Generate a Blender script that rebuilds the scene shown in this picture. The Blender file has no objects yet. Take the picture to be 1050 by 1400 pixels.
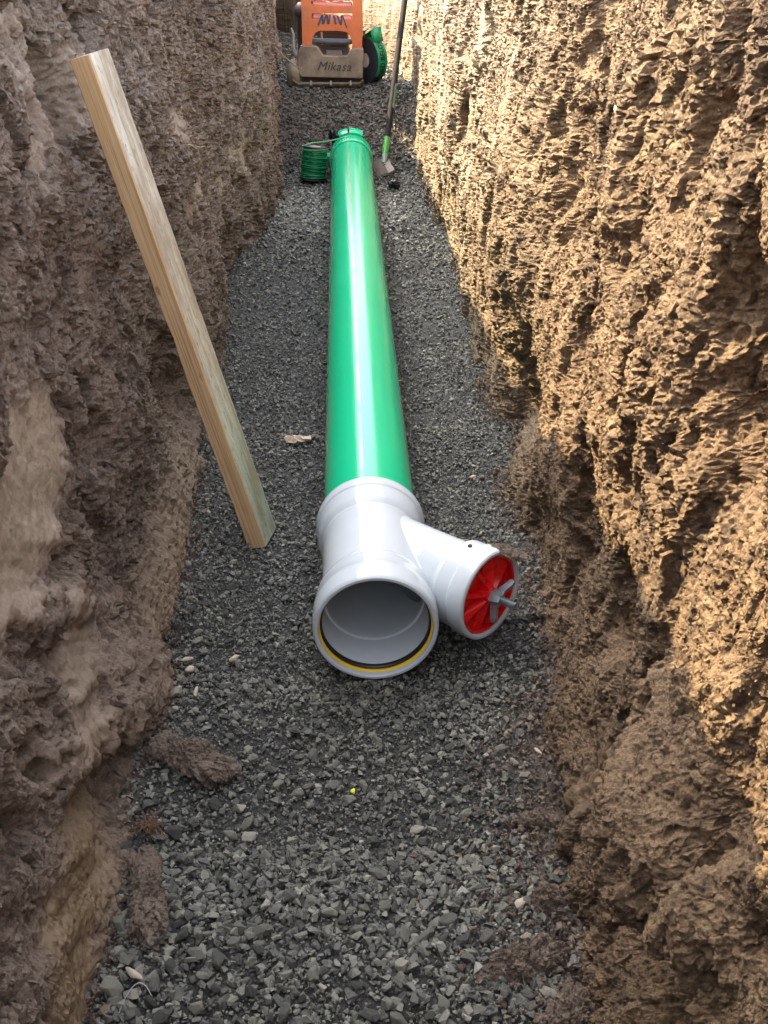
import bpy, bmesh, math, random
import numpy as np
from mathutils import Vector, Matrix

random.seed(7)
rng = np.random.default_rng(11)
scene = bpy.context.scene
COL = scene.collection

# ------------------------------------------------------------------ camera
cam_d = bpy.data.cameras.new("camera")
cam = bpy.data.objects.new("camera", cam_d)
COL.objects.link(cam)
cam_d.sensor_fit = 'VERTICAL'
cam_d.sensor_height = 36.0
cam_d.sensor_width = 27.0
cam_d.lens = 36.0 * 1500.0 / 1400.0
cam_d.clip_start = 0.02
cam_d.clip_end = 500.0
cam.location = (-0.049, 0.0, 1.359)
cam.rotation_euler = (math.radians(90 - 29.54), 0, math.radians(-2.126))
scene.camera = cam

# ------------------------------------------------------------------ sky, sun, exposure
TO_SUN = Vector((-0.56, 0.40, 0.67)).normalized()
SUN_EL = math.asin(TO_SUN.z)
SUN_AZ = math.atan2(TO_SUN.x, TO_SUN.y)
world = bpy.data.worlds.new("World")
scene.world = world
world.use_nodes = True
wn = world.node_tree
bg = wn.nodes["Background"]
sky = wn.nodes.new("ShaderNodeTexSky")
sky.sky_type = 'NISHITA'
sky.sun_disc = False
sky.sun_elevation = SUN_EL
sky.sun_rotation = SUN_AZ
sky.dust_density = 4.0
sky.ozone_density = 0.5
sky.air_density = 1.0
hsv = wn.nodes.new("ShaderNodeHueSaturation")        # thin high haze: a paler blue
hsv.inputs["Saturation"].default_value = 0.40
wn.links.new(sky.outputs[0], hsv.inputs["Color"])
wn.links.new(hsv.outputs[0], bg.inputs[0])
bg.inputs[1].default_value = 0.15
sun_d = bpy.data.lights.new("sun", 'SUN')
sun_d.energy = 2.8
sun_d.angle = math.radians(0.53)
sun_d.color = (1.0, 0.80, 0.49)
sun = bpy.data.objects.new("sun", sun_d)
COL.objects.link(sun)
sun.rotation_euler = TO_SUN.to_track_quat('Z', 'Y').to_euler()
sun.location = (-6, 4, 8)
vs = scene.view_settings
vs.view_transform = 'Standard'
vs.look = 'None'
vs.gamma = 1.0
vs.use_curve_mapping = False
vs.exposure = 2.95
scene.cycles.max_bounces = 8
scene.cycles.diffuse_bounces = 5


# ------------------------------------------------------------------ numeric noise
def _hash(ix, iy, iz, seed):
    h = (ix.astype(np.uint32) * np.uint32(374761393) + iy.astype(np.uint32) * np.uint32(668265263)
         + iz.astype(np.uint32) * np.uint32(2147483647) + np.uint32(seed * 974711 & 0xffffffff))
    h = (h ^ (h >> np.uint32(13))) * np.uint32(1274126177)
    h = (h ^ (h >> np.uint32(16))) * np.uint32(2246822519)
    return ((h ^ (h >> np.uint32(15))) & np.uint32(0xffffff)).astype(np.float32) / np.float32(0xffffff)


def vnoise(a, b, seed=0):
    """2-D value noise, 0..1"""
    fa, fb = np.floor(a), np.floor(b)
    ia, ib = fa.astype(np.int64), fb.astype(np.int64)
    u, v = (a - fa).astype(np.float32), (b - fb).astype(np.float32)
    u = u * u * u * (u * (u * 6 - 15) + 10)
    v = v * v * v * (v * (v * 6 - 15) + 10)
    z = np.zeros_like(ia)
    n00 = _hash(ia, ib, z, seed); n10 = _hash(ia + 1, ib, z, seed)
    n01 = _hash(ia, ib + 1, z, seed); n11 = _hash(ia + 1, ib + 1, z, seed)
    return (n00 * (1 - u) + n10 * u) * (1 - v) + (n01 * (1 - u) + n11 * u) * v


def fbm(a, b, octs=4, seed=0, gain=0.5):
    s, amp, tot = 0.0, 1.0, 0.0
    for o in range(octs):
        ang = 0.6 * o
        ca, sa = math.cos(ang), math.sin(ang)
        s = s + amp * (vnoise((a * ca - b * sa) * 2.0 ** o, (a * sa + b * ca) * 2.0 ** o, seed + o * 17) * 2 - 1)
        tot += amp
        amp *= gain
    return s / tot


def lumps(a, b, seed=0):
    """2-D cellular lumps: 1 at a cell centre, falling to 0 between the cells, each with its own height"""
    fa, fb = np.floor(a), np.floor(b)
    ia, ib = fa.astype(np.int64), fb.astype(np.int64)
    best = np.zeros(np.shape(a), np.float32)
    for da in (-1, 0, 1):
        for db in (-1, 0, 1):
            ca, cb = ia + da, ib + db
            z = np.zeros_like(ca)
            px = ca + _hash(ca, cb, z, seed)
            py = cb + _hash(ca, cb, z, seed + 5)
            w = 0.45 + 0.55 * _hash(ca, cb, z, seed + 9)
            d2 = (a - px) ** 2 + (b - py) ** 2
            best = np.maximum(best, w * np.sqrt(np.maximum(0, 1 - d2 / (0.75 * w + 0.1))))
    return best


def noise3(P, seed=0):
    f = np.floor(P); i = f.astype(np.int32); u = (P - f).astype(np.float32)
    u = u * u * (3 - 2 * u)
    out = 0
    for a in (0, 1):
        for b in (0, 1):
            for c in (0, 1):
                w = (u[:, 0] if a else 1 - u[:, 0]) * (u[:, 1] if b else 1 - u[:, 1]) * (u[:, 2] if c else 1 - u[:, 2])
                out = out + w * _hash(i[:, 0] + a, i[:, 1] + b, i[:, 2] + c, seed)
    return out


def lumps3(P, seed=0):
    """rounded crumbs packed in space: 1 at the heart of a crumb, 0 in the cracks"""
    f = np.floor(P); i = f.astype(np.int32)
    P = P.astype(np.float32)
    best = np.zeros(len(P), np.float32)
    for a in (-1, 0, 1):
        for b in (-1, 0, 1):
            for c in (-1, 0, 1):
                ca, cb, cc = i[:, 0] + a, i[:, 1] + b, i[:, 2] + c
                h = _hash(ca, cb, cc, seed)
                dx = P[:, 0] - ca - h
                dy = P[:, 1] - cb - (h * 7.31) % 1.0
                dz = P[:, 2] - cc - (h * 13.77) % 1.0
                w = 0.35 + 0.65 * ((h * 29.3) % 1.0)
                best = np.maximum(best, w * np.sqrt(np.maximum(0, 1 - (dx * dx + dy * dy + dz * dz) / (0.7 * w + 0.12))))
    return best


def smooth(x, e0, e1):
    t = np.clip((x - e0) / (e1 - e0), 0, 1)
    return t * t * (3 - 2 * t)


# ------------------------------------------------------------------ mesh helpers
def mesh_np(name, verts, faces, k, smooth_shade=False, attrs=None):
    me = bpy.data.meshes.new(name)
    verts = np.ascontiguousarray(verts, np.float32)
    faces = np.ascontiguousarray(faces, np.int32)
    n = len(faces)
    me.vertices.add(len(verts)); me.vertices.foreach_set("co", verts.ravel())
    me.loops.add(n * k); me.loops.foreach_set("vertex_index", faces.ravel())
    me.polygons.add(n)
    me.polygons.foreach_set("loop_start", np.arange(0, n * k, k, dtype=np.int32))
    me.polygons.foreach_set("use_smooth", np.full(n, smooth_shade, dtype=bool))
    for an, av in (attrs or {}).items():
        at = me.attributes.new(an, 'FLOAT', 'POINT')
        at.data.foreach_set("value", np.ascontiguousarray(av, np.float32).ravel())
    me.update(calc_edges=True)
    me.validate()
    return me


def grid_faces(nu, nv, flip=False):
    i = np.arange(nu - 1)[:, None] * nv + np.arange(nv - 1)[None, :]
    q = np.stack([i, i + nv, i + nv + 1, i + 1], -1).reshape(-1, 4)
    return q[:, ::-1] if flip else q


def link(name, me, mat=None, parent=None, kind=None, label=None, category=None, group=None):
    o = bpy.data.objects.new(name, me)
    COL.objects.link(o)
    if mat is not None and me is not None:
        if isinstance(mat, (list, tuple)):
            for m in mat:
                me.materials.append(m)
        elif len(me.materials) == 0:
            me.materials.append(mat)
    if parent is not None:
        o.parent = parent
    if kind: o["kind"] = kind
    if label: o["label"] = label
    if category: o["category"] = category
    if group: o["group"] = group
    return o


def thing(name, label, category, loc=(0, 0, 0), rot=(0, 0, 0), group=None):
    o = bpy.data.objects.new(name, None)
    o.empty_display_size = 0.05
    COL.objects.link(o)
    o.location = loc
    o.rotation_euler = rot
    o["label"] = label
    o["category"] = category
    if group: o["group"] = group
    return o


def bm_mesh(name, bm, smooth_shade=False, bevel=0.0, segs=2):
    if bevel > 0:
        es = [e for e in bm.edges if len(e.link_faces) == 2 and e.calc_face_angle(0) > 0.5]
        bmesh.ops.bevel(bm, geom=es, offset=bevel, segments=segs, profile=0.6, affect='EDGES', clamp_overlap=True)
    bmesh.ops.recalc_face_normals(bm, faces=bm.faces[:])
    me = bpy.data.meshes.new(name)
    bm.to_mesh(me)
    bm.free()
    for p in me.polygons:
        p.use_smooth = smooth_shade
    return me


def smooth_by_angle(me, ang=0.6):
    bm = bmesh.new(); bm.from_mesh(me)
    for f in bm.faces: f.smooth = True
    for e in bm.edges:
        e.smooth = not (len(e.link_faces) == 2 and e.calc_face_angle(0) > ang)
    bm.to_mesh(me); bm.free()
    return me


def box(bm, x0, x1, y0, y1, z0, z1, taper=0.0):
    vs_ = []
    for z, t in ((z0, 0.0), (z1, taper)):
        for x, y in ((x0 + t, y0 + t), (x1 - t, y0 + t), (x1 - t, y1 - t), (x0 + t, y1 - t)):
            vs_.append(bm.verts.new((x, y, z)))
    for f in ((3, 2, 1, 0), (4, 5, 6, 7), (0, 1, 5, 4), (1, 2, 6, 5), (2, 3, 7, 6), (3, 0, 4, 7)):
        bm.faces.new([vs_[i] for i in f])


def tube_mesh(name, pts, rad, n=10, caps=True):
    """a round bar swept along a polyline; rad may be a list"""
    pts = [Vector(p) for p in pts]
    rads = rad if isinstance(rad, (list, tuple)) else [rad] * len(pts)
    V, F = [], []
    up = Vector((0, 0, 1))
    prev = None
    for i, p in enumerate(pts):
        t = (pts[min(i + 1, len(pts) - 1)] - pts[max(i - 1, 0)]).normalized()
        if prev is None:
            a = t.cross(up)
            if a.length < 0.05: a = t.cross(Vector((1, 0, 0)))
        else:
            a = prev - t * prev.dot(t)
        a.normalize(); b = t.cross(a); prev = a
        for k in range(n):
            th = 2 * math.pi * k / n
            V.append(p + a * (rads[i] * math.cos(th)) + b * (rads[i] * math.sin(th)))
    for i in range(len(pts) - 1):
        for k in range(n):
            F.append((i * n + k, i * n + (k + 1) % n, (i + 1) * n + (k + 1) % n, (i + 1) * n + k))
    if caps:
        F.append(tuple(range(n - 1, -1, -1)))
        F.append(tuple((len(pts) - 1) * n + k for k in range(n)))
    me = bpy.data.meshes.new(name)
    me.from_pydata([tuple(v) for v in V], [], F)
    return smooth_by_angle(me, 0.8)


def lathe(name, prof, n=96, axis_fn=None, drop=None, ang=0.45):
    """prof: (t, r) pairs along +Y turned about the Y axis"""
    V, F = [], []
    for t, r in prof:
        for k in range(n):
            th = 2 * math.pi * k / n
            V.append((r * math.cos(th), t, r * math.sin(th)))
    for i in range(len(prof) - 1):
        for k in range(n):
            q = (i * n + k, i * n + (k + 1) % n, (i + 1) * n + (k + 1) % n, (i + 1) * n + k)
            if drop:
                c = sum((Vector(V[j]) for j in q), Vector()) / 4
                if drop(c, i): continue
            F.append(q)
    me = bpy.data.meshes.new(name)
    me.from_pydata(V, [], F)
    bm = bmesh.new(); bm.from_mesh(me)
    bmesh.ops.recalc_face_normals(bm, faces=bm.faces[:])
    bm.to_mesh(me); bm.free()
    return smooth_by_angle(me, ang)


def text_mesh(name, body, size, shear=0.0, extrude=0.002, spacing=1.0, offset=0.0):
    cu = bpy.data.curves.new(name, 'FONT')
    cu.body = body
    cu.size = size
    cu.shear = shear
    cu.extrude = extrude
    cu.offset = offset
    cu.space_character = spacing
    cu.align_x = 'CENTER'
    cu.resolution_u = 3
    o = bpy.data.objects.new(name, cu)
    COL.objects.link(o)
    bpy.context.view_layer.update()
    dg = bpy.context.evaluated_depsgraph_get()
    me = bpy.data.meshes.new_from_object(o.evaluated_get(dg))
    bpy.data.objects.remove(o); bpy.data.curves.remove(cu)
    me.name = name
    me.materials.clear()
    return me


def plate_mesh(name, loops, thick, bevel=0.0):
    """a sheet in the XZ plane with holes: loops of (x, z), first the outline"""
    cu = bpy.data.curves.new(name, 'CURVE')
    cu.dimensions = '2D'
    cu.fill_mode = 'BOTH'
    cu.extrude = thick / 2
    cu.bevel_depth = bevel
    cu.bevel_resolution = 1
    for lp in loops:
        sp = cu.splines.new('POLY')
        sp.points.add(len(lp) - 1)
        for p, (x, z) in zip(sp.points, lp):
            p.co = (x, z, 0, 1)
        sp.use_cyclic_u = True
    o = bpy.data.objects.new(name, cu)
    COL.objects.link(o)
    bpy.context.view_layer.update()
    dg = bpy.context.evaluated_depsgraph_get()
    me = bpy.data.meshes.new_from_object(o.evaluated_get(dg))
    bpy.data.objects.remove(o); bpy.data.curves.remove(cu)
    me.transform(Matrix.Rotation(math.radians(90), 4, 'X'))
    me.name = name
    me.materials.clear()
    return me


def round_rect(x0, x1, z0, z1, r, n=5):
    out = []
    for cx, cz, a0 in ((x1 - r, z0 + r, -90), (x1 - r, z1 - r, 0), (x0 + r, z1 - r, 90), (x0 + r, z0 + r, 180)):
        for k in range(n + 1):
            a = math.radians(a0 + 90 * k / n)
            out.append((cx + r * math.cos(a), cz + r * math.sin(a)))
    return out


# ------------------------------------------------------------------ materials
class MB:
    def __init__(self, name):
        self.m = bpy.data.materials.new(name)
        self.m.use_nodes = True
        self.t = self.m.node_tree
        self.b = self.t.nodes["Principled BSDF"]

    def n(self, typ, **kw):
        nd = self.t.nodes.new(typ)
        for k, v in kw.items():
            if k.startswith("i_"):
                nd.inputs[k[2:].replace("_", " ")].default_value = v
            else:
                setattr(nd, k, v)
        return nd

    def l(self, a, b):
        self.t.links.new(a, b)

    def coord(self, scale=(1, 1, 1), kind="Object"):
        tc = self.n("ShaderNodeTexCoord")
        mp = self.n("ShaderNodeMapping")
        mp.inputs["Scale"].default_value = scale
        self.l(tc.outputs[kind], mp.inputs["Vector"])
        return mp.outputs[0]

    def noise(self, vec, scale, detail=4, rough=0.55, dist=0.0):
        nd = self.n("ShaderNodeTexNoise")
        nd.inputs["Scale"].default_value = scale
        nd.inputs["Detail"].default_value = detail
        nd.inputs["Roughness"].default_value = rough
        nd.inputs["Distortion"].default_value = dist
        self.l(vec, nd.inputs["Vector"])
        return nd.outputs["Fac"]

    def ramp(self, fac, stops):
        nd = self.n("ShaderNodeValToRGB")
        e = nd.color_ramp.elements
        while len(e) < len(stops): e.new(0.5)
        for s, (p, c) in zip(e, stops):
            s.position = p
            s.color = (c[0], c[1], c[2], 1) if not isinstance(c, (int, float)) else (c, c, c, 1)
        self.l(fac, nd.inputs[0])
        return nd.outputs[0]

    def mix(self, fac, a, b, blend='MIX'):
        nd = self.n("ShaderNodeMix", data_type='RGBA', blend_type=blend)
        for s, v in ((nd.inputs[0], fac), (nd.inputs[6], a), (nd.inputs[7], b)):
            if hasattr(v, "is_linked"): self.l(v, s)
            elif isinstance(v, (int, float)): s.default_value = v
            else: s.default_value = (v[0], v[1], v[2], 1)
        return nd.outputs[2]

    def math(self, op, a, b=0.0, clamp=False):
        nd = self.n("ShaderNodeMath", operation=op, use_clamp=clamp)
        for s, v in ((nd.inputs[0], a), (nd.inputs[1], b)):
            if hasattr(v, "is_linked"): self.l(v, s)
            else: s.default_value = v
        return nd.outputs[0]

    def attr(self, name):
        return self.n("ShaderNodeAttribute", attribute_name=name).outputs["Fac"]

    def bump(self, h, strength=0.5, dist=0.01, prev=None):
        nd = self.n("ShaderNodeBump")
        nd.inputs["Strength"].default_value = strength
        nd.inputs["Distance"].default_value = dist
        self.l(h, nd.inputs["Height"])
        if prev is not None: self.l(prev, nd.inputs["Normal"])
        return nd.outputs[0]

    def set(self, color=None, rough=None, normal=None, metal=None, spec=None, coat=None):
        for key, v in (("Base Color", color), ("Roughness", rough), ("Normal", normal), ("Metallic", metal),
                       ("Specular IOR Level", spec), ("Coat Weight", coat)):
            if v is None: continue
            s = self.b.inputs[key]
            if hasattr(v, "is_linked"): self.l(v, s)
            elif key == "Base Color": s.default_value = (v[0], v[1], v[2], 1)
            else: s.default_value = v
        return self.m


def plain(name, col, rough=0.5, metal=0.0, var=0.12, scale=30, bump=0.0, dirt=None, dirt_amt=0.3):
    m = MB(name)
    v = m.coord()
    nz = m.noise(v, scale, 5, 0.6)
    c = m.ramp(nz, [(0.3, [x * (1 - var) for x in col]), (0.7, [min(1, x * (1 + var)) for x in col])])
    if dirt:
        dn = m.noise(v, scale * 0.35, 6, 0.65)
        f = m.ramp(dn, [(0.62 - dirt_amt * 0.5, 0.0), (0.72 - dirt_amt * 0.3, 1.0)])
        c = m.mix(f, c, dirt)
    rg = m.ramp(nz, [(0.3, max(0, rough - 0.06)), (0.7, min(1, rough + 0.08))])
    nm = m.bump(m.noise(v, scale * 6, 4), bump, 0.002) if bump else None
    return m.set(c, rg, nm, metal)


def soil_material(name, dark, mid, light, smear, ochre, pale):
    m = MB(name)
    v = m.coord()
    big = m.noise(v, 2.3, 5, 0.6)
    med = m.noise(v, 17, 6, 0.65)
    fine = m.noise(v, 150, 5, 0.75)
    f = m.math('ADD', m.math('MULTIPLY', big, 0.5), m.math('MULTIPLY', med, 0.5))
    c = m.ramp(f, [(0.36, dark), (0.5, mid), (0.66, light)])
    gain = m.math('SUBTRACT', 1.0, m.math('MULTIPLY', m.attr("smear"), 0.6))
    c = m.mix(m.math('MULTIPLY', gain, m.ramp(fine, [(0.50, 0.0), (0.68, 0.75)])), c, [x * 1.12 for x in light])
    c = m.mix(m.math('MULTIPLY', gain, m.ramp(fine, [(0.34, 0.85), (0.48, 0.0)])), c, [x * 0.75 for x in dark])
    tn = m.attr("tint")
    c = m.mix(m.ramp(tn, [(0.0, 0.0), (0.5, 0.0), (1.0, 0.7)]), c, [x * 1.15 for x in light])
    c = m.mix(m.ramp(tn, [(0.02, 0.0), (0.06, 0.65), (0.5, 0.0)]), c, dark)
    sm = m.attr("smear")
    smc = m.mix(m.noise(v, 9, 6, 0.7), [x * 0.8 for x in smear], [x * 1.15 for x in smear])
    c = m.mix(sm, c, smc)
    oc = m.attr("ochre")
    c = m.mix(oc, c, m.mix(m.noise(v, 14, 6, 0.7), [x * 0.7 for x in ochre], [x * 1.2 for x in ochre]))
    pl = m.attr("pale")
    streak = m.noise(m.coord((60, 60, 4)), 1.0, 4, 0.6)
    c = m.mix(m.math('MULTIPLY', pl, m.ramp(streak, [(0.42, 0.0), (0.62, 1.0)])), c, pale)
    ro = m.math('SUBTRACT', 0.85, m.math('MULTIPLY', m.math('MAXIMUM', m.attr("wet"), 0.0), 0.5))
    ro = m.math('SUBTRACT', ro, m.math('MULTIPLY', m.ramp(med, [(0.45, 0.0), (0.7, 1.0)]), 0.15))
    vor = m.n("ShaderNodeTexVoronoi"); vor.inputs["Scale"].default_value = 115
    m.l(v, vor.inputs["Vector"])
    hv = m.math('SUBTRACT', m.noise(v, 80, 8, 0.8), m.math('MULTIPLY', vor.outputs["Distance"], 0.55))
    keep = m.math('SUBTRACT', 1.0, m.math('MULTIPLY', m.math('MAXIMUM', sm, m.math('MULTIPLY', oc, 0.9)), 0.8))
    h1 = m.bump(m.math('MULTIPLY', hv, keep), 1.0, 0.012)
    nb = m.n("ShaderNodeBump")
    m.l(m.math('MULTIPLY', keep, 0.9), nb.inputs["Strength"])
    nb.inputs["Distance"].default_value = 0.007
    m.l(m.noise(v, 260, 6, 0.7), nb.inputs["Height"])
    m.l(h1, nb.inputs["Normal"])
    return m.set(c, ro, nb.outputs[0], spec=0.45)


M = {}
M['soil_l'] = soil_material("soil_purple_brown", (0.120, 0.083, 0.061), (0.250, 0.179, 0.132), (0.37, 0.278, 0.212),
                            (0.255, 0.188, 0.134), (0.23, 0.158, 0.090), (0.40, 0.35, 0.29))
M['soil_r'] = soil_material("soil_tan_brown", (0.088, 0.058, 0.038), (0.210, 0.132, 0.072), (0.33, 0.218, 0.118),
                            (0.135, 0.094, 0.054), (0.13, 0.082, 0.040), (0.42, 0.35, 0.24))
M['clod'] = soil_material("soil_clod", (0.11, 0.078, 0.058), (0.23, 0.166, 0.118), (0.34, 0.262, 0.195),
                          (0.12, 0.09, 0.07), (0.12, 0.08, 0.05), (0.2, 0.17, 0.14))


def gravel_material(name, use_attr):
    m = MB(name)
    v = m.coord()
    t = m.attr("tint") if use_attr else m.n("ShaderNodeObjectInfo").outputs["Random"]
    c = m.ramp(t, [(0.0, (0.034, 0.033, 0.029)), (0.35, (0.088, 0.086, 0.072)), (0.7, (0.150, 0.145, 0.116)),
                   (0.94, (0.225, 0.214, 0.168)), (1.0, (0.40, 0.37, 0.30))])
    dust = m.noise(v, 45, 5, 0.7)
    c = m.mix(m.ramp(dust, [(0.45, 0.0), (0.8, 0.55)]), c, (0.23, 0.22, 0.185))
    ro = m.ramp(m.noise(v, 12, 3), [(0.35, 0.30), (0.65, 0.70)])
    nm = m.bump(m.noise(v, 330, 5, 0.7), 0.7, 0.003)
    return m.set(c, ro, nm, spec=0.5)


M['gravel'] = gravel_material("crushed_stone", True)
M['stone'] = gravel_material("crushed_stone_large", False)
m = MB("gravel_fines")
v = m.coord()
c = m.ramp(m.noise(v, 220, 5, 0.75), [(0.3, (0.016, 0.016, 0.014)), (0.5, (0.055, 0.054, 0.047)), (0.72, (0.15, 0.147, 0.125))])
pd = m.attr("pale")
c = m.mix(m.math('MULTIPLY', pd, m.ramp(m.noise(v, 30, 5, 0.7), [(0.4, 0.0), (0.6, 0.9)])), c, (0.33, 0.31, 0.28))
c = m.mix(m.attr("mud"), c, m.mix(m.noise(v, 25, 5, 0.7), (0.09, 0.064, 0.05), (0.20, 0.145, 0.11)))
nm = m.bump(m.noise(v, 160, 8, 0.8), 1.0, 0.012)
M['fines'] = m.set(c, 0.7, nm)
M['pale_stone'] = plain("pale_stone", (0.42, 0.35, 0.26), 0.7, var=0.2, scale=40, bump=0.3)

# green pipe with dust and scuffs
m = MB("green_pvc")
v = m.coord()
c = m.ramp(m.noise(v, 3, 4), [(0.3, (0.004, 0.43, 0.20)), (0.7, (0.008, 0.47, 0.225))])
sc = m.noise(m.coord((40, 2.2, 40)), 1.0, 6, 0.7)
c = m.mix(m.ramp(sc, [(0.60, 0.0), (0.85, 0.15)]), c, (0.20, 0.40, 0.25))
sp = m.noise(v, 55, 5, 0.7)
c = m.mix(m.ramp(sp, [(0.69, 0.0), (0.75, 0.5)]), c, (0.27, 0.24, 0.17))
sepx = m.n("ShaderNodeSeparateXYZ"); m.l(v, sepx.inputs[0])
dx = m.math('ABSOLUTE', m.math('ADD', sepx.outputs[0], 0.017))
line = m.math('LESS_THAN', dx, 0.0045)
line = m.math('MULTIPLY', line, m.ramp(m.noise(m.coord((30, 5, 30)), 1.0, 6, 0.7), [(0.40, 0.0), (0.60, 0.6)]))
line = m.math('MULTIPLY', line, m.math('GREATER_THAN', sepx.outputs[2], 0.0))
c = m.mix(line, c, (0.42, 0.30, 0.22))
# dust lies along the flanks
ax = m.math('ABSOLUTE', sepx.outputs[0])
fl = m.math('MULTIPLY', m.ramp(ax, [(0.080, 0.0), (0.104, 1.0)]), m.ramp(m.noise(m.coord((12, 5, 12)), 1.0, 6, 0.65), [(0.40, 0.0), (0.72, 0.7)]))
c = m.mix(fl, c, (0.22, 0.20, 0.14))
M['green'] = m.set(spec=0.36); m.set(c, m.ramp(m.noise(m.coord((25, 2, 25)), 1, 4), [(0.3, 0.17), (0.7, 0.25)]), m.bump(m.noise(m.coord((9, 1.5, 9)), 1, 2), 0.03, 0.004))

m = MB("white_pvc")
v = m.coord()
c = m.ramp(m.noise(v, 6, 4), [(0.3, (0.50, 0.54, 0.565)), (0.7, (0.54, 0.58, 0.605))])
c = m.mix(m.ramp(m.noise(v, 85, 5, 0.7), [(0.70, 0.0), (0.74, 0.55)]), c, (0.30, 0.25, 0.20))
c = m.mix(m.ramp(m.noise(v, 13, 6, 0.7), [(0.52, 0.0), (0.80, 0.22)]), c, (0.45, 0.42, 0.37))
M['white'] = m.set(c, m.ramp(m.noise(v, 25, 5), [(0.3, 0.09), (0.7, 0.17)]), m.bump(m.noise(v, 9, 2), 0.02, 0.01))
M['rubber'] = plain("black_rubber", (0.012, 0.012, 0.015), 0.45)
M['yellow'] = plain("yellow_ring", (0.80, 0.52, 0.01), 0.4, var=0.05)
M['red'] = plain("red_plastic", (0.70, 0.007, 0.006), 0.28, var=0.10, scale=25, dirt=(0.16, 0.03, 0.02), dirt_amt=-0.1)
M['zinc'] = plain("zinc_steel", (0.36, 0.39, 0.41), 0.40, 0.8, var=0.15, scale=60, bump=0.1)
M['orange'] = plain("orange_paint", (0.58, 0.150, 0.048), 0.55, var=0.16, scale=14, bump=0.08, dirt=(0.28, 0.16, 0.10), dirt_amt=0.12)
M['cast'] = plain("dusty_cast_iron", (0.26, 0.205, 0.145), 0.75, 0.0, var=0.22, scale=18, bump=0.3, dirt=(0.15, 0.105, 0.075), dirt_amt=0.25)
M['cast_dark'] = plain("dark_iron", (0.055, 0.052, 0.055), 0.6, 0.1, var=0.3, scale=20, bump=0.2)  # darker iron for the exciter, lettering and air cleaner
M['engine'] = plain("engine_grey", (0.13, 0.125, 0.12), 0.6, 0.1, var=0.25, scale=22, bump=0.1)
M['navy'] = plain("dark_blue_grey_paint", (0.045, 0.06, 0.085), 0.45, var=0.2)
M['pink'] = plain("pink_foam", (0.80, 0.30, 0.28), 0.7, var=0.08, scale=40)
M['bar'] = plain("painted_bar", (0.085, 0.10, 0.12), 0.4, 0.1, var=0.2)
M['steel_dusty'] = plain("dusty_grey_steel", (0.33, 0.31, 0.28), 0.65, 0.1, var=0.2, scale=25)
M['label_silver'] = plain("silver_label", (0.62, 0.66, 0.70), 0.35, var=0.1, scale=30)
M['label_green'] = plain("green_label", (0.09, 0.19, 0.12), 0.5, var=0.25, scale=60)
M['handle'] = plain("dark_fibreglass", (0.016, 0.014, 0.015), 0.75, var=0.2, scale=25)
M['handle'].node_tree.nodes['Principled BSDF'].inputs['Specular IOR Level'].default_value = 0.12
M['ferrule'] = plain("green_ferrule", (0.05, 0.27, 0.035), 0.4, var=0.15, scale=40)
M['ferrule_steel'] = plain("worn_green_steel", (0.22, 0.31, 0.25), 0.55, 0.1, var=0.25, scale=60)
M['rusty'] = plain("rusty_steel", (0.17, 0.135, 0.115), 0.7, 0.2, var=0.3, scale=50, bump=0.2)
M['wire'] = plain("green_wire", (0.012, 0.20, 0.075), 0.35, var=0.25, scale=60)
M['wire_light'] = plain("green_wire_strand", (0.08, 0.38, 0.16), 0.35, var=0.1)
M['spool'] = plain("spool_board", (0.022, 0.022, 0.022), 0.6, var=0.2)
M['card'] = plain("cardboard", (0.36, 0.31, 0.24), 0.8, var=0.15, scale=50)
M['tape_green'] = plain("green_film", (0.010, 0.27, 0.105), 0.28, var=0.12, scale=30)
M['tape_side'] = plain("tape_edge", (0.030, 0.032, 0.038), 0.4, var=0.3, scale=12)
M['core'] = plain("tape_core", (0.62, 0.52, 0.48), 0.8, var=0.1)
M['ink'] = plain("black_ink", (0.01, 0.012, 0.012), 0.5)
M['bag'] = plain("black_film", (0.018, 0.019, 0.026), 0.16, var=0.3, scale=30)
M['root'] = plain("root", (0.26, 0.20, 0.13), 0.8, var=0.3, scale=60)
M['root_red'] = plain("root_fibre", (0.13, 0.068, 0.036), 0.85, var=0.3, scale=60)
M['thread'] = plain("pale_thread", (0.36, 0.36, 0.38), 0.4, var=0.1)

m = MB("dead_leaf")
v = m.coord()
c = m.ramp(m.noise(v, 60, 6, 0.7), [(0.3, (0.30, 0.19, 0.12)), (0.5, (0.52, 0.38, 0.28)), (0.7, (0.62, 0.49, 0.38))])
M['leaf'] = m.set(c, 0.75, m.bump(m.noise(v, 120, 4), 0.6, 0.002))
M['sprout'] = plain("yellow_green_bud", (0.60, 0.62, 0.04), 0.5)

# wood: Z is the grain direction of the board's own mesh
m = MB("fresh_wood_edge")
v = m.coord((1, 1, 1))
gr = m.noise(m.coord((300, 30, 2.2)), 1.0, 2, 0.5, 0.5)
gf = m.noise(m.coord((420, 300, 9)), 1.0, 3, 0.6)
gg = m.math('ADD', m.math('MULTIPLY', gr, 0.75), m.math('MULTIPLY', gf, 0.25))
c = m.ramp(gg, [(0.34, (0.44, 0.255, 0.115)), (0.48, (0.59, 0.38, 0.19)), (0.60, (0.66, 0.46, 0.26))])
c = m.mix(m.ramp(m.noise(m.coord((6, 6, 1.5)), 4, 5, 0.7), [(0.45, 0.0), (0.75, 0.45)]), c, (0.33, 0.21, 0.13))
c = m.mix(m.ramp(m.noise(m.coord((30, 30, 14)), 1.4, 5, 0.6), [(0.66, 0.0), (0.74, 0.8)]), c, (0.10, 0.075, 0.06))
M['wood_a'] = m.set(c, 0.72, m.bump(gg, 0.35, 0.003))
m = MB("weathered_wood_face")
g = m.noise(m.coord((70, 70, 3.0)), 1.0, 6, 0.65)
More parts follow.
